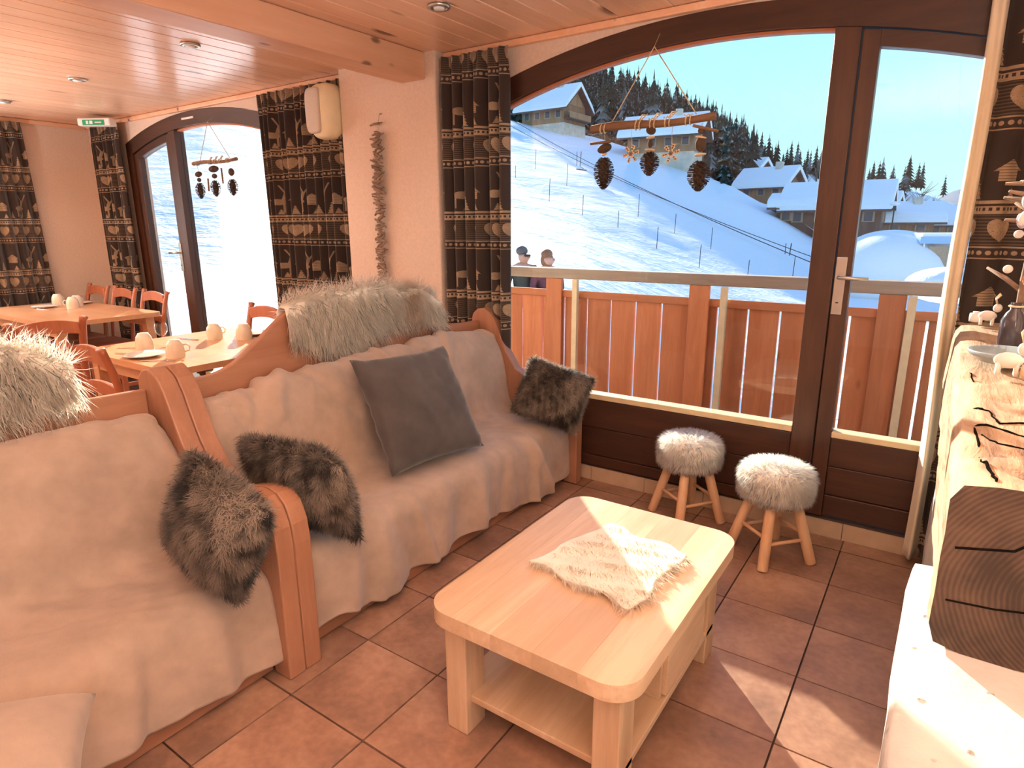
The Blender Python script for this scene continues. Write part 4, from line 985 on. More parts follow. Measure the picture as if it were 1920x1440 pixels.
def snowflake(parent, c, R, rz=.2):
    m_ = MB(); c = Vector(c); th = .003
    def bar(a, b, w):
        d = (b-a); s = Vector((-d.z, 0, d.x)).normalized()*w; m_.obox((a+b)/2, d/2, (0, th, 0), s)
    for k in range(6):
        a = k*pi/3+rz; d = Vector((cos(a), 0, sin(a))); bar(c, c+d*R, R*.075)
        for f in (.5, .75):
            for s in (-.7, .7): e = Vector((cos(a+s), 0, sin(a+s))); bar(c+d*R*f, c+d*R*f+e*R*.28, R*.06)
        bar(c+d*R*.22+Vector((0, 0, 0)), c+Vector((cos(a+pi/3), 0, sin(a+pi/3)))*R*.22, R*.05)
    return m_.build('snowflake', M['flake'], parent)
def blobpart(parent, nm, mat, c, r, tilt=0.0):
    ax = (Vector((cos(tilt), 0, sin(tilt))), Vector((0, 1, 0)), Vector((-sin(tilt), 0, cos(tilt)))); m_ = MB().blob(c, r, 12, 8, ax); return m_.build(nm, mat, parent, True)
def mobile(label, y, p0, p1, apex, rb, cones, flakes, sticks, topz, s=1.0, stringmat='rope'):
    t = thing('pine_cone_mobile', label, 'mobile', loc=(apex[0], y, apex[1])); V = lambda x, z, dy=0: Vector((x, y+dy, z))
    n = 12; pts = []; rad = []
    for i in range(n+1):
        q = i/n; pts.append(V(p0[0]+(p1[0]-p0[0])*q, p0[1]+(p1[1]-p0[1])*q+.006*sin(7*q))); rad.append(rb*(1+.12*sin(5*q+1)+.25*q*0))
    MB().tube(pts, rad, 10).build('branch', M['branch'], t, True)
    for q in (.17, .86): MB().tube([V(p0[0]+(p1[0]-p0[0])*q, p0[1]+(p1[1]-p0[1])*q+rb), V(*apex)], .0026*s, 6).build('rope', M[stringmat], t, True)
    MB().tube([V(*apex), V(apex[0], topz, .06)], .001, 5).build('thread', M['string'], t)
    for q in (.10, .40, .52, .64, .80):
        cx = p0[0]+(p1[0]-p0[0])*q; cz = p0[1]+(p1[1]-p0[1])*q
        MB().tube([V(cx-.02*s+rb*1.15*sin(a)*0+.040*s*a/6.3, cz+rb*1.2*cos(a*2), rb*1.2*sin(a*2)) for a in np.linspace(0, 6.3, 22)], .0032*s, 5).build('rope_binding', M[stringmat], t, True)
        if .3 < q < .7: MB().tube([V(cx+.006, cz+rb*1.2), V(cx+.02*s, cz+rb+.022*s), V(cx+.045*s, cz+rb+.024*s), V(cx+.02*s, cz+rb+.008*s)], .004*s, 5).build('rope_loop', M[stringmat], t, True)
    zt = lambda x: p0[1]+(p1[1]-p0[1])*(x-p0[0])/(p1[0]-p0[0])-rb
    for i, (x, z_, L, R, stone) in enumerate(cones):
        MB().tube([V(x, zt(x)), V(x, z_)], .0012*s, 5).build('thread', M['string'], t)
        pinecone(t, V(x, z_), L, R, i+3)
        for (dz, rx, rz_, tl, mm) in stone: blobpart(t, 'pebble' if mm == 'cone' else 'wood_slice', M[mm], V(x, z_+dz), (rx, rx*.6, rz_), tl)
    for x, z_, R in flakes:
        MB().tube([V(x, zt(x)), V(x, z_+R)], .0012*s, 5).build('thread', M['string'], t); snowflake(t, V(x, z_), R)
    for x, z_, hl, a in sticks: MB().tube([V(x-hl*cos(a), z_-hl*sin(a), -.01), V(x+hl*cos(a), z_+hl*sin(a), -.01)], .007*s, 7).build('twig', M['branch'], t, True)
    return t
mobile('pine cone and snowflake mobile hanging in the large arched window', .0, (-1.334, 1.928), (-.717, 1.932), (-1.022, 2.262), .019,
    [(-1.262, 1.790, .150, .042, [(.045, .040, .022, .25, 'cone'), (.017, .016, .006, .2, 'flake')]), (-1.020, 1.800, .105, .038, [(.10, .026, .020, -.4, 'cone'), (.068, .022, .006, .1, 'flake'), (.040, .013, .02, 0, 'cone'), (.012, .026, .006, -.1, 'flake')]),
     (-.775, 1.745, .130, .044, [(.135, .018, .017, 0, 'cone'), (.075, .026, .034, 0, 'cone'), (.105, .026, .006, -.2, 'flake'), (.030, .030, .007, .1, 'flake')])],
    [(-1.118, 1.800, .042), (-.915, 1.790, .043)], [(-1.28, 1.862, .055, .02), (-.755, 1.885, .06, -.28)], 2.33)
mobile('smaller pine cone mobile hanging in the dining room window', .05, (-5.08, 1.975), (-4.46, 1.975), (-4.80, 2.28), .014,
    [(-5.02, 1.82, .125, .032, [(.07, .04, .022, .2, 'cone'), (.025, .024, .018, 0, 'cone')]), (-4.79, 1.83, .125, .034, [(.09, .055, .026, .1, 'cone'), (.035, .03, .02, 0, 'cone')]), (-4.55, 1.83, .125, .034, [(.055, .032, .03, 0, 'cone')])],
    [], [(-4.875, 1.80, .05, 1.5), (-4.665, 1.86, .06, 1.6)], 2.33, stringmat='string')
# ================================================================== THINGS ON THE MANTEL
zb = BZ1+.012
dsh = MB().lathe([(.03, 0), (.06, .004), (.085, .022), (.09, .032), (.086, .034), (.06, .014), (.002, .010)], (.395, -.94, zb), 36).build('dish', M['dish'], None, True); tag(dsh, 'blue grey ceramic dish on the mantel beam', 'dish')
tr = thing('driftwood_tree', 'decorative driftwood tree with feathers and cones on the mantel', 'decoration', loc=(.425, -.68, zb))
B(.385, .465, -.72, -.64, zb, zb+.02).build('base', M['flake'], tr, bevel=.004)
MB().tube([(.425, -.68, zb+.02), (.420, -.68, zb+.2), (.428, -.675, zb+.5), (.436, -.67, zb+.85)], [.013, .011, .009, .003], 8).build('stem', M['driftwood'], tr, True)
for i in range(38):
    h = random.uniform(.14, .78); a = random.uniform(0, 6.28); hl = (.15*(1-h/.95)+.012)*random.uniform(.7, 1.1); c0 = Vector((.425, -.68, zb+h)); d_ = Vector((cos(a), sin(a), random.uniform(.1, .9))).normalized()
    MB().tube([c0, c0+d_*hl*.5, c0+d_*hl+Vector((0, 0, -.01))], [.008, .007, .004], 6).build('twig', M['driftwood'], tr, True)
b_ = NB('orange_felt'); b_.fin((.62, .22, .08), .9); M['orange'] = b_.m
b_ = NB('lilac_glaze'); b_.fin((.55, .48, .62), .35); M['lilac'] = b_.m
for i in range(14):
    h = random.uniform(.14, .50); a = random.uniform(2.2, 5.4); rr = .075*(1-h/.8); c0 = Vector((.425+rr*cos(a), -.68+rr*sin(a), zb+h))
    blobpart(tr, 'bauble', M[('orange', 'fur_plain', 'lilac')[i % 3]] if (i % 3 != 1) else M['white_paint'], c0, (.012, .010, .022 if i % 2 else .012), random.uniform(-.6, .6))
bt = thing('lantern', 'dark glazed bottle shaped lantern in front of the driftwood tree', 'lantern', loc=(.405, -.79, zb))
MB().lathe([(.024, 0), (.030, .004), (.030, .095), (.022, .115), (.014, .125), (.014, .145)], (.405, -.79, zb), 20).build('body', plain('dark_glaze', (.06, .05, .06), .15, .1), bt, True)
MB().tube([(.405+.016*cos(a), -.79+.016*sin(a), zb+.135) for a in np.linspace(0, 6.28, 16)], .003, 6).build('cord', M['rope'], bt, True)
def figure(label, x, y, s):
    t = thing('white_figurine', label, 'figurine', 'small pale mantel figurines', loc=(x, y, zb)); m_ = MB()
    m_.blob((x, y, zb+.024*s), (.020*s, .013*s, .013*s), 12, 8); m_.build('body', M['white_paint'], t, True)
    MB().blob((x+.018*s, y-.004*s, zb+.045*s), (.010*s, .008*s, .011*s), 10, 7).build('head', M['white_paint'], t, True)
    for dx in (-.012, .012):
        for dy in (-.006, .006): MB().tube([(x+dx*s, y+dy*s, zb), (x+dx*s, y+dy*s, zb+.022*s)], .0035*s, 6).build('leg', M['white_paint'], t, True)
    for d_ in (-1, 1): MB().tube([(x+.016*s, y+d_*.003*s, zb+.053*s), (x+.012*s, y+d_*.016*s, zb+.068*s), (x+.02*s, y+d_*.02*s, zb+.08*s)], .002*s, 5).build('antler', M['flake'], t, True)
figure('small white figurine in front of the blue grey dish', .385, -1.10, 1.5)
figure("small white figurine near the curtain end of the mantel", .375, -.18, 1.4)
for lb, x, y, r, h in (('small round wood slice candle holder at the right picture edge', .445, -1.12, .035, .03), ('small wood slice candle holder behind the blue grey dish', .43, -.50, .03, .028), ('small white tea light at the window end of the mantel', .345, -.10, .02, .03)):
    t = thing('candle_holder', lb, 'candle holder', 'tea lights on the mantel', loc=(x, y, zb))
    MB().lathe([(r, 0), (r*1.04, h*.5), (r, h), (r*.6, h), (r*.6, h*.7), (.002, h*.7)], (x, y, zb), 20).build('holder', M['flake'] if r > .025 else M['white_paint'], t, True)
    MB().lathe([(r*.55, h*.72), (r*.55, h*1.25), (.003, h*1.25)], (x, y, zb), 16).build('candle', M['white_paint'], t, True)
# ================================================================== BALCONY
YR = 1.3
bd = thing('balcony_deck', 'snowy wooden balcony deck outside the large window', 'deck', loc=(-1.2, 1.1, -.06)); bd['kind'] = 'structure'
for i in range(11): B(-4.0, 2.4, .325+.15*i, .465+.15*i, -.09, -.055).build('deck_board', M['greywood'], bd)
YR = 1.9; KR = (YR-CAM.y)/(1.3-CAM.y); RX = lambda x: CAM.x+(x-CAM.x)*KR; RZ = lambda z: CAM.z+(z-CAM.z)*KR
rl = thing('balcony_railing', 'orange larch plank balcony railing with grey weathered handrail', 'railing', loc=(-1.2, YR, 0))
B(-4.2, 2.6, YR-.06, YR+.07, RZ(1.062), RZ(1.138)).build('handrail', M['greywood'], rl, bevel=.008)
B(-4.2, 2.6, YR-.025, YR-.001, RZ(.918), RZ(.972)).build('upper_rail', M['larchx'], rl, bevel=.004)
B(-4.2, 2.6, YR-.025, YR-.001, -.08, -.02).build('lower_rail', M['larchx'], rl, bevel=.004)
pmesh = MB().box(-.1055, .1055, 0, .024, -.04, RZ(.965)).mesh('plank'); p0_ = None
xg = -2.019-.2*7
while xg < 2.0:
    o = link('plank', pmesh, M['larch'], rl) if p0_ is None else p0_.copy()
    if p0_ is None: p0_ = o
    else: COL.objects.link(o); o.parent = rl; o.matrix_parent_inverse = p0_.matrix_parent_inverse.copy()
    o.location = (RX(xg+.1), YR+.001, 0); xg += .2
for x0 in (-3.42, -2.36, -1.21, -.075, 1.07): B(RX(x0), RX(x0+.14), YR-.055, YR-.026, -.05, RZ(1.062)-.001).build('post', M['larch'], rl, bevel=.004)
for x0 in (-3.2, -2.105, -.985, .075, 1.25): B(RX(x0), RX(x0+.042), YR-.10, YR-.060, -.05, RZ(1.062)-.001).build('pale_upright', M['palepost'], rl, bevel=.003)
ev = thing('roof_eave', 'timber roof eave above the dining room window', 'eave', loc=(-4.0, 1.0, 2.9)); ev['kind'] = 'structure'
B(-5.3, -3.0, .48, 1.9, 2.86, 2.92).build('soffit', M['palepost'], ev)
B(-4.4, -4.1, .48, 1.92, 2.72, 2.86).build('rafter', M['larchx'], ev)
# ================================================================== OUTSIDE: TERRAIN
def ray(px, py):
    a = (px-960)/FPX; b = (py-720)/FPX; d = _r2*a-_u2*b+_f; return d/sqrt(d.x**2+d.y**2)
def at(px, py, D): return CAM+ray(px, py)*D
CX = [-1800, -600, 100, 400, 640, 960, 1000, 1100, 1200, 1300, 1370, 1450, 1520, 1600, 1700, 1800, 1900, 2600, 4500]
def col(v): return lambda x: float(np.interp(x, CX, v))
cy_ = col([200, 120, 110, 130, 175, 226, 238, 262, 288, 325, 350, 392, 440, 480, 505, 515, 520, 520, 500])
cD = col([140, 150, 150, 150, 140, 118, 116, 112, 105, 99, 95, 90, 84, 74, 66, 62, 60, 60, 60])
fy_ = col([560, 560, 540, 505, 470, 398, 405, 440, 490, 545, 580, 610, 630, 640, 645, 650, 655, 640, 600])
fD = col([24, 24, 24, 26, 30, 40, 40, 37, 34, 32, 31, 30, 30, 30, 30, 30, 30, 30, 30])
nz_ = col([-.5, -.5, -.45, -.4, -.5, -.75, -.8, -1.2, -1.9, -2.6, -3.0, -3.4, -3.8, -4.0, -4.2, -4.2, -4.2, -4.2, -4.2])
def slope_point(px, t):
    """t 0..1 near ground to foot, 1..2 foot to crest, 2..3 falls behind the crest"""
    d = ray(px, 415)*1.0; h = Vector((d.x, d.y, 0)); z0 = nz_(px); pf = at(px, fy_(px), fD(px)); pc = at(px, cy_(px), cD(px))
    if t <= 1: D = 4.0+(fD(px)-4.0)*t; z = z0+(pf.z-z0)*t**1.3
    elif t <= 2: q = t-1; D = fD(px)+(cD(px)-fD(px))*q; z = pf.z+(pc.z-pf.z)*(q*.75+.25*q*q)
    else: q = t-2; D = cD(px)+30*q; z = pc.z-5*q
    p = Vector((CAM.x, CAM.y, 0))+h*D; w = min(1, D/40); z += (.35*vnoise(np.array([p.x, p.y, 0]), .09, 5)+.12*vnoise(np.array([p.x, p.y, 0]), .35, 6))*w
    return Vector((p.x, p.y, z))
cols = list(np.linspace(-1800, 100, 30))+list(np.linspace(120, 1950, 190))+list(np.linspace(2000, 4500, 20)); rows = list(np.linspace(0, 1, 26))+list(np.linspace(1.03, 2, 44))+list(np.linspace(2.1, 3, 5))
G = np.array([[slope_point(a, b) for b in rows] for a in cols])
so_ = npmesh('snow_slope', G.reshape(-1, 3), gridfaces(len(cols), len(rows)), M['snow']); struct(so_, 'snow covered ski slope rising to the left')
# village ground and forested hillside behind
HX = [-600, 300, 700, 900, 1000, 1080, 1150, 1250, 1340, 1400, 1480, 1530, 1560, 1620, 1700, 1800, 1900, 2500, 4000]
hy_ = lambda x: float(np.interp(x, HX, [170, 165, 160, 150, 140, 148, 178, 226, 270, 300, 312, 320, 328, 342, 356, 388, 415, 420, 420]))
hD = lambda x: float(np.interp(x, [-600, 900, 1340, 1480, 1600, 1800, 1900, 4000], [420, 330, 260, 230, 250, 270, 260, 260]))
bz = lambda x: float(np.interp(x, CX, [20, 20, 22, 20, 18, 13, 12, 11, 9, 7, 5, 3, 1.0, -3, -5, -6.5, -7, -7, -7]))
def hill_point(px, q):
    d = ray(px, 415); D0 = cD(px)*.93+4 if px < 1560 else 62; z0 = bz(px); pr = at(px, hy_(px), hD(px))
    vz = float(np.interp(px, [900, 1300, 1400, 1500, 1600, 1900], [.05, .1, .3, .4, .45, .5])); k = max(0, (q-vz)/(1-vz)); k = k*k*(1.6-.6*k) if q < 1 else 1
    D = D0+(hD(px)-D0)*min(q, 1)+(q-1)*60*(q > 1); z = z0+(pr.z-z0)*(.12*min(1, q/vz)+.88*k)-(q-1)*25*(q > 1)
    z += 1.2*vnoise(np.array([d.x*D, d.y*D, 0]), .03, 7)*min(1, q*3)*(1 if q < 1 else 0)
    return Vector((CAM.x+d.x*D, CAM.y+d.y*D, z))
hc = np.linspace(-600, 4000, 230); hr = list(np.linspace(0, 1, 40))+[1.2, 1.6, 2]
G2 = np.array([[hill_point(a, b) for b in hr] for a in hc]); hs_ = npmesh('snow_hillside', G2.reshape(-1, 3), gridfaces(len(hc), len(hr)), M['snow']); struct(hs_, 'snowy village ground and wooded hillside beyond the slope')
mp_ = np.array([[at(a, y_, 1500+300*k) for k, y_ in enumerate((430, 372+14*sin(a*.02)+8*sin(a*.051), 400))] for a in np.linspace(1350, 3200, 60)])
mo_ = npmesh('far_mountain', mp_.reshape(-1, 3), gridfaces(60, 3), plain('far_forest', (.12, .16, .22), .9, .4, .006)); struct(mo_, 'distant blue mountain ridge')
B(-900, 900, -900, 900, -14.2, -14).build('snow_plain', M['snow']); struct(bpy.data.objects['snow_plain'], 'flat snow far below the balcony')
# ---- chalets
def chalet(label, px, py, D, Wd, Dp, hw, hr, rz, stone=0.0, wallmat='chalet', over=1.0, snow=.55, nwin=3, balcony=False, chim=True):
    """local: gable faces +y?; ridge along local x; front long wall at -y"""
    c = at(px, py, D); d_ = ray(px, py); rz = rz+atan2(-d_.x, d_.y); t = thing('chalet', label, 'chalet', 'snow roofed wooden chalets', loc=c); R3 = Matrix.Rotation(rz, 4, 'Z'); t.matrix_world = Matrix.Translation(c) @ R3; t.rotation_euler = (0, 0, rz); t.location = c
    def part(m_, nm, mat, par=None, **kw):
        o = m_.build(nm, mat, None, **kw); o.parent = par or t; return o
    w, d = Wd/2, Dp/2; base = -3.0
    if stone: part(B(-w-.05, w+.05, -d-.05, d+.05, base, stone), 'stone_base', M['chalet_stone'])
    part(B(-w, w, -d, d, stone if stone else base, hw), 'wall', M[wallmat])
    for s in (-1, 1): part(MB().prism([(-d, hw), (d, hw), (0, hw+hr)], s*w-.08, s*w+.08, 'yz'), 'gable', M[wallmat])
    sl = hr/d; e = over
    for s in (-1, 1):
        P = [(0, hw+hr), (s*(d+e), hw-sl*e), (s*(d+e), hw-sl*e-.18), (0, hw+hr-.18)]; part(MB().prism(P, -w-e, w+e, 'yz'), 'roof', M['chalet_dark'])
        n = 9; top = []
        for i in range(n+1): q = i/n; top.append((s*(d+e+.05)*q, hw+hr-sl*(d+e)*q+snow*(1-.5*max(0, q-.85)/.15)))
        part(MB().prism(top+[(s*(d+e+.05), hw-sl*e+.01), (0, hw+hr+.01)], -w-e-.05, w+e+.05, 'yz'), 'roof_snow', M['roofsnow'], bevel=.15)
    for i in range(nwin):
        x = -w+Wd*(i+.5)/nwin; zc = hw*.62 if stone < hw*.4 else (stone+hw)/2
        f = part(B(x-.62, x+.62, -d-.10, -d+.02, zc-.6, zc+.6), 'window', M['shutter']); part(B(x-.42, x+.42, -d-.13, -d-.09, zc-.5, zc+.5), 'pane', M['pane_dark'], f)
    for i in range(2):
        y = -d+Dp*(i+.5)/2; zc = hw*.6
        for s in (1, -1):
            f = part(B(s*w-.10, s*w+.10, y-.6, y+.6, zc-.6, zc+.6), 'window', M['shutter']); part(B(s*w-.13, s*w+.13, y-.4, y+.4, zc-.5, zc+.5), 'pane', M['pane_dark'], f)
    if balcony:
        part(B(w, w+1.2, -d, d, hw*.42, hw*.42+.15), 'balcony', M['chalet_dark']); part(B(w+1.1, w+1.2, -d, d, hw*.42+.15, hw*.42+1.1), 'balustrade', M[wallmat])
    if chim: part(B(w*.3, w*.3+.9, -.9, 0, hw+hr-.8, hw+hr+1.3), 'chimney', M['chalet_stone'])
    return t
ANG = atan2(-_f.x, _f.y)
chalet('wooden chalet high on the slope with snow roof, left of the mobile', 1038, 252, 118, 8.4, 7.4, 4.2, 2.9, -.55, 1.2, nwin=4, over=1.2, snow=.8, balcony=True)
chalet('big wooden chalet behind the pine cone mobile', 1245, 325, 101, 9.5, 7, 5.4, 2.0, -.22, 2.6, nwin=4, over=1.3, snow=.9)
chalet('small low chalet below the forest, right of the mobile', 1395, 343, 128, 6.4, 5, 1.9, 1.6, -.45, nwin=2, snow=.8)
chalet('tiny snow covered annex left of the small low chalet', 1352, 344, 130, 4.5, 4, 1.3, 1.0, -.4, nwin=1, snow=.9, chim=False)
chalet('wooden chalet with melting snow streaks above the dark barn', 1440, 382, 108, 6.8, 5.6, 2.8, 1.9, -.42, nwin=3, snow=.8)
chalet('large dark barn chalet behind the door stile', 1563, 440, 86, 9.8, 6.5, 3.3, 1.9, -.12, wallmat='chalet_dark', nwin=4, snow=1.0)
chalet('low annex with snow roof left of the dark barn', 1476, 434, 86, 2.2, 5, 3.0, .7, -.12, wallmat='chalet_dark', nwin=1, snow=.9, chim=False)
chalet('low wooden chalet seen through the door, next to the lamp post', 1685, 448, 92, 5.6, 4.6, 2.4, 1.2, .30, nwin=2, snow=.9)
chalet('low wooden chalet at the right, beside the curtain', 1772, 452, 98, 5.6, 4.6, 2.4, 1.2, .25, nwin=3, snow=.9)
chalet('small snowy hut right of the dark barn', 1652, 430, 110, 2.4, 3, 3.6, 1.0, -.2, nwin=1, snow=.9, chim=False)
# glazed kiosk
kc = at(1768, 512, 46); ks = thing('glazed_kiosk', 'white glazed kiosk with blue roof edge near the curtain', 'kiosk', loc=kc); ks.rotation_euler = (0, 0, ANG-.35)
b_ = NB('kiosk_blue'); b_.fin((.30, .52, .75), .5); M['kblue'] = b_.m
for nm, mm, a in (('roof', 'kblue', (-1.7, 1.7, -1.3, 1.3, 1.75, 2.15)), ('roof_snow', 'roofsnow', (-1.6, 1.6, -1.2, 1.2, 2.15, 2.35)), ('back_wall', 'white_paint', (-1.5, 1.5, .3, .4, -2, 1.75)), ('door', 'shutter', (-1.2, -.2, -1.16, -1.1, 0, 1.6))):
    o = B(*a).build(nm, M[mm], None); o.parent = ks
for x in (-1.5, -.1, .7, 1.45): o = B(x, x+.08, -1.2, -1.1, -2, 1.75).build('post', M['white_paint'], None); o.parent = ks
for x in (-.02, .78): o = B(x, x+.65, -1.15, -1.13, 0, 1.75).build('pane', M['white_paint'], None); o.parent = ks
def mound(label, px, py, D, rx, ry, rz):
    c = at(px, py, D); m_ = MB().blob(c, (rx, ry, rz), 24, 14); o = m_.build('snow_mound', M['roofsnow'], None, True); tag(o, label, 'snow mound', 'snow mounds by the village')
mound('large smooth snow mound below the chalets seen through the door', 1665, 512, 46, 3.2, 3, 2.4)
mound('snow covered heap right of the door stile', 1672, 470, 62, 3.4, 3, 1.7)
mound('snow bank between the heap and the kiosk', 1740, 478, 60, 3.6, 3, 1.3)
mound('small snow heap at the kiosk foot behind the curtain', 1778, 535, 30, 1.5, 1.5, .7)
lp = at(1670, 440, 70); lt = thing('street_lamp', 'street lamp with snow cap in front of the low chalets', 'street lamp', loc=lp)
MB().tube([lp+Vector((0, 0, -2)), lp+Vector((0, 0, 2.6))], .06, 6).build('pole', M['black'], lt); MB().lathe([(.1, 2.6), (.45, 2.7), (.4, 2.85), (.05, 3.0)], lp, 10).build('shade', M['roofsnow'], lt, True)
# ---- conifers
def tree_mesh(seed, tiers=9, h=1.0, r=.2, dens=9):
    rr = random.Random(seed); m_ = MB(); m_.tube([(0, 0, -.05), (0, 0, h*.9)], [.02, .004], 5)
    for i in range(tiers):
        t = i/(tiers-1); z = h*(.10+.82*t); R = r*(1-t)**.85+.012; n = dens; hh = h*.16*(1-.4*t)
        ring = []
        for k in range(n):
            a = 2*pi*(k+rr.random()*.6)/n; q = R*rr.uniform(.7, 1.15); ring.append((q*cos(a), q*sin(a), z-hh*rr.uniform(.35, .7)))
            ring.append((q*.55*cos(a+pi/n), q*.55*sin(a+pi/n), z-hh*.15))
        n0 = len(m_.v); m_.v.append((0, 0, z+hh*.8)); m_.v += ring; N_ = len(ring)
        for k in range(N_): m_.f.append((n0, n0+1+k, n0+1+(k+1) % N_))
    return m_.mesh('conifer')
TM = [tree_mesh(s, 8+s % 3, 1.0, .20+.025*(s % 4), 8) for s in range(5)]
for me in TM: me.materials.append(M['conifer'])
def tree(p, h, label, grp, i, name='conifer'):
    o = bpy.data.objects.new(name, TM[i % 5]); COL.objects.link(o); o.location = p; o.scale = (h, h, h); o.rotation_euler = (0, 0, i*1.7); tag(o, label, 'tree', grp); return o
rt = random.Random(4); cnt = 0; q_i = 0
pts_ = []
while len(pts_) < 215:
    px = rt.uniform(930, 1400); q = rt.uniform(.12, 1.0); p = hill_point(px, q)
    if q > .25 or rt.random() < .7: pts_.append((p, rt.uniform(10, 16), 'left of the pine cone mobile' if px < 1110 else 'behind the pine cone mobile' if px < 1340 else 'right of the pine cone mobile'))
for p, h, wh in pts_: tree(p-Vector((0, 0, .5)), h, 'dark conifer in the dense hillside forest, '+wh, 'conifers of the hillside forest, '+wh, q_i); q_i += 1
for px in np.linspace(940, 1345, 40): tree(hill_point(px+rt.uniform(-4, 4), rt.uniform(.93, 1.0))-Vector((0, 0, .5)), rt.uniform(8, 13), 'dark conifer on the ridge line of the hillside forest', 'conifers along the forest ridge', q_i); q_i += 1
for px in list(np.linspace(1372, 1545, 26))+[1620, 1628, 1634, 1640, 1646, 1652, 1660, 1668, 1676, 1684, 1690]:
    tree(hill_point(px+rt.uniform(-3, 3), rt.uniform(.86, 1.0))-Vector((0, 0, .5)), rt.uniform(6, 10.5), 'dark conifer in the tree row above the village, '+('left' if px < 1580 else 'right')+' of the door stile', 'conifers above the village, '+('left' if px < 1580 else 'right')+' of the door stile', q_i); q_i += 1
for px, py, D, h, lb in ((1700, 352, 240, 10, 'tall lone conifer on the open snow ridge, left of the pair'), (1718, 354, 240, 8, 'left conifer of the pair on the open snow ridge'), (1726, 355, 240, 8.2, 'right conifer of the pair on the open snow ridge'), (1768, 368, 240, 6.5, 'lone conifer farthest right on the snow ridge'),
        (1648, 372, 150, 8, 'conifer just right of the door stile above the barn'), (1664, 386, 140, 6, 'short conifer behind the dark barn roof'), (1305, 355, 96, 4.2, 'small conifer on the slope below the right hand pine cone'), (1351, 364, 95, 2.9, 'tiny lone conifer on the snow slope'), (1330, 322, 112, 7, 'conifer beside the big chalet, right of the mobile'),
        (1395, 330, 170, 12, 'tall dark conifer above the small low chalet'), (1412, 330, 172, 11, 'tall dark conifer right above the small low chalet ridge')):
    p = at(px, py, D); tree(p, h, lb, None, q_i); q_i += 1
def bare(px, py, D, h, lb, seed):
    r = random.Random(seed); p = at(px, py, D); m_ = MB(); m_.tube([p, p+Vector((0, 0, h*.6))], [h*.02, h*.012], 5)
    for i in range(26):
        b0 = p+Vector((0, 0, h*r.uniform(.05, .6))); d = Vector((r.uniform(-1, 1), r.uniform(-1, 1), r.uniform(.3, 1.2))).normalized()*h*r.uniform(.2, .45); m_.tube([b0, b0+d], [h*.008, h*.002], 4)
    o = m_.build('bare_bush', plain('bare_twigs_%d' % seed, (.16, .12, .09), .9, .2), None); tag(o, lb, 'bush', 'leafless bushes in the village')
bare(1690, 412, 130, 6, 'leafless grey bush left of the lamp post', 1); bare(1722, 412, 130, 7, 'leafless grey bush right of the lamp post', 2); bare(1745, 415, 130, 5, 'leafless grey bush above the low right chalet', 3); bare(1530, 345, 150, 8, 'leafless grey tree above the melting snow chalet', 4); bare(1512, 350, 150, 6, 'leafless grey bush beside the melting snow chalet', 5)
def forest(name, label, n, rngx, rngq, hh, seed):
    r = np.random.default_rng(seed); V = []; F = []; k = 0
    base = [(np.array([v.co[:] for v in me.vertices]), np.array([tuple(p.vertices) for p in me.polygons if len(p.vertices) == 3])) for me in TM]
    for i in range(n):
        px = r.uniform(*rngx); q = r.uniform(rngq[0], rngq[1])**.8; p = hill_point(px, q); h = r.uniform(*hh); v, f = base[i % 5]; a = r.uniform(0, 6.28); c, s = cos(a), sin(a)
        w = v @ np.array([[c, s, 0], [-s, c, 0], [0, 0, 1]])*h+np.array([p.x, p.y, p.z-.6]); V.append(w); F.append(f+k); k += len(v)
    o = npmesh(name, np.concatenate(V), np.concatenate(F), M['conifer'], None, False); tag(o, label, 'forest', None, 'stuff')
forest('forest', 'dense dark conifer forest covering the hillside behind the chalets', 1500, (900, 1395), (.10, .98), (8, 14), 3)
# ---- ski lift and slope markers
cb = thing('lift_cables', 'two thin dark lift cables running down the slope', 'lift cable', loc=at(1240, 340, 60))
def sagline(a, b, s, n=14): return [a.lerp(b, i/n)+Vector((0, 0, -s*4*(i/n)*(1-i/n))) for i in range(n+1)]
MB().tube(sagline(at(940, 212, 100), at(1540, 500, 52), .8), .035, 5).build('cable', M['black'], cb); MB().tube(sagline(at(940, 226, 96), at(1540, 488, 54), .8), .03, 5).build('cable', M['black'], cb)
def liftchair(label, px, py, D):
    c = at(px, py, D); t = thing('chairlift_chair', label, 'lift chair', 'hanging lift chairs', loc=c); k = Vector((_r2.x, _r2.y, 0)).normalized(); u = Vector((0, 0, 1))
    MB().tube([c, c-u*1.5-k*.1, c-u*1.7+k*.3], .04, 5).build('hanger', M['black'], t); MB().tube([c-k*.45, c-k*.45-u*1.4], .03, 5).build('hanger', M['black'], t)
    MB().tube([c-u*1.75-k*.5, c-u*1.9+k*.6], .06, 5).build('seat_bar', M['black'], t)
liftchair('lift chair hanging over the slope, left of the pine cones', 1090, 284, 70); liftchair('lift chair near the door stile low on the slope', 1484, 456, 58)
ORD = ['leftmost', 'second', 'third', 'fourth', 'fifth', 'sixth', 'seventh', 'eighth', 'ninth', 'tenth', 'eleventh', 'twelfth', 'rightmost']
for i, (px, py, D, h) in enumerate(sorted(((1004, 300, 60, 1.2), (1063, 330, 55, 1.3), (1030, 360, 50, 1.3), (1092, 395, 46, 1.4), (1197, 390, 52, 1.4), (1158, 425, 45, 1.4), (1265, 428, 50, 1.4), (1231, 460, 42, 1.5), (1333, 455, 48, 1.4), (1311, 492, 40, 1.4), (1402, 508, 42, .9), (1486, 515, 42, 1.5), (966, 330, 60, 1.2)))):
    p = at(px, py, D); o = MB().tube([p-Vector((0, 0, .8)), p+Vector((.05, 0, h*.75))], .022, 5).build('slope_marker', M['black'], None); tag(o, 'thin dark marker pole on the snow slope, '+ORD[i]+(' of the poles' if i in (0, 12) else ' from the left'), 'marker pole', 'piste marker poles')
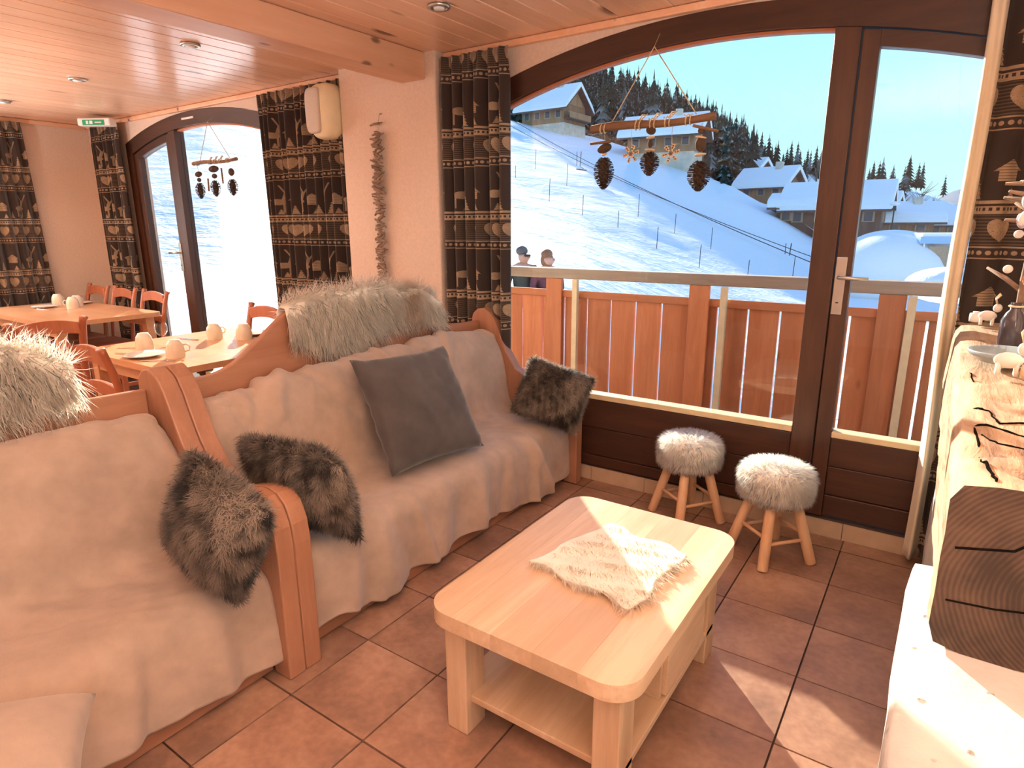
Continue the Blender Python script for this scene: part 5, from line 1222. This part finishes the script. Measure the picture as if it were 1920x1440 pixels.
# ---- two people beyond the railing
def person(label, px, py, D, coat, hairm, hair_long, turn, hgt):
    top = at(px, py, D); z0 = top.z-hgt; c = Vector((top.x, top.y, z0)); t = thing('person', label, 'person', None, loc=c); k = Vector((_r2.x, _r2.y, 0)).normalized(); fw = Vector((-k.y, k.x, 0)); s = hgt/1.75
    X = lambda a, b, z: tuple(c+k*a*s+fw*b*s+Vector((0, 0, z*s)))
    vs_ = [X(0, 0, .95), X(0, 0, 1.2), X(0, .02, 1.43), X(.015*turn, .0, 1.51), X(.03*turn, -.02, 1.575), X(.03*turn, -.015, 1.655), X(-.19, 0, 1.42), X(-.25, -.03, 1.12), X(-.14, -.22, 1.02), X(.19, 0, 1.42), X(.25, -.03, 1.12), X(.14, -.22, 1.02), X(-.1, 0, .9), X(-.11, -.02, .5), X(-.11, 0, .06), X(.1, 0, .9), X(.11, -.02, .5), X(.11, 0, .06), X(-.11, -.13, .03), X(.11, -.13, .03)]
    ed = [(0, 1), (1, 2), (2, 3), (3, 4), (4, 5), (2, 6), (6, 7), (7, 8), (2, 9), (9, 10), (10, 11), (0, 12), (12, 13), (13, 14), (0, 15), (15, 16), (16, 17), (14, 18), (17, 19)]
    ra = [.15, .15, .14, .065, .108, .120, .075, .055, .042, .075, .055, .042, .09, .065, .05, .09, .065, .05, .04, .04]
    def skin(nm, idx, mat, grow, par):
        me = bpy.data.meshes.new(nm); mp2 = {j: i for i, j in enumerate(idx)}; me.from_pydata([vs_[j] for j in idx], [(mp2[a], mp2[b]) for a, b in ed if a in mp2 and b in mp2], [])
        o = link(nm, me, None, par); sk_ = o.modifiers.new('skin', 'SKIN'); sk_.use_smooth_shade = True
        for i, j in enumerate(idx): r_ = ra[j]*s+grow-(.022 if nm == 'body' and j not in (3, 4, 5, 8, 11) else 0); me.skin_vertices[0].data[i].radius = (r_, r_*.85)
        me.skin_vertices[0].data[0].use_root = True
        su = o.modifiers.new('sub', 'SUBSURF'); su.levels = 1; su.render_levels = 2; me.materials.append(mat); return o
    skin('body', list(range(20)), M['skin'], 0, t); skin('jacket', [0, 1, 2, 6, 7, 8, 9, 10, 11], coat, .014, t); skin('trousers', [0, 12, 13, 14, 15, 16, 17, 18, 19], M['trousers'], .01, t)
    h = Vector(vs_[5]); m_ = MB().blob(h+fw*.03*s-k*.035*turn*s+Vector((0, 0, .04*s)), (.098*s, .105*s, .080*s), 14, 9); hr_ = m_.build('hair', hairm, t, True)
    if hair_long: MB().blob(h-k*.03*turn+fw*.03-Vector((0, 0, .06*s)), (.115*s, .10*s, .14*s), 14, 9).build('long_hair', hairm, t, True)
    else: MB().obox(h+k*.055*turn*s-fw*.06*s-Vector((0, 0, .03*s)), k*.05*s, fw*.05*s, (0, 0, .016*s)).build('sunglasses', M['black'], t, bevel=.008)
    MB().blob(h+k*.088*turn*s-fw*.045*s-Vector((0, 0, .055*s)), (.018*s, .018*s, .025*s), 8, 6).build('nose', M['skin'], t, True)
person('man with short grey hair and sunglasses in a dark green coat, behind the railing', 979, 464, 10.5, M['coat_green'], M['hair_grey'], False, 1, 1.75)
person('woman with curly brown hair in a plum coat, behind the railing', 1026, 470, 10.3, M['coat_plum'], M['hair_brown'], True, 1, 1.66)
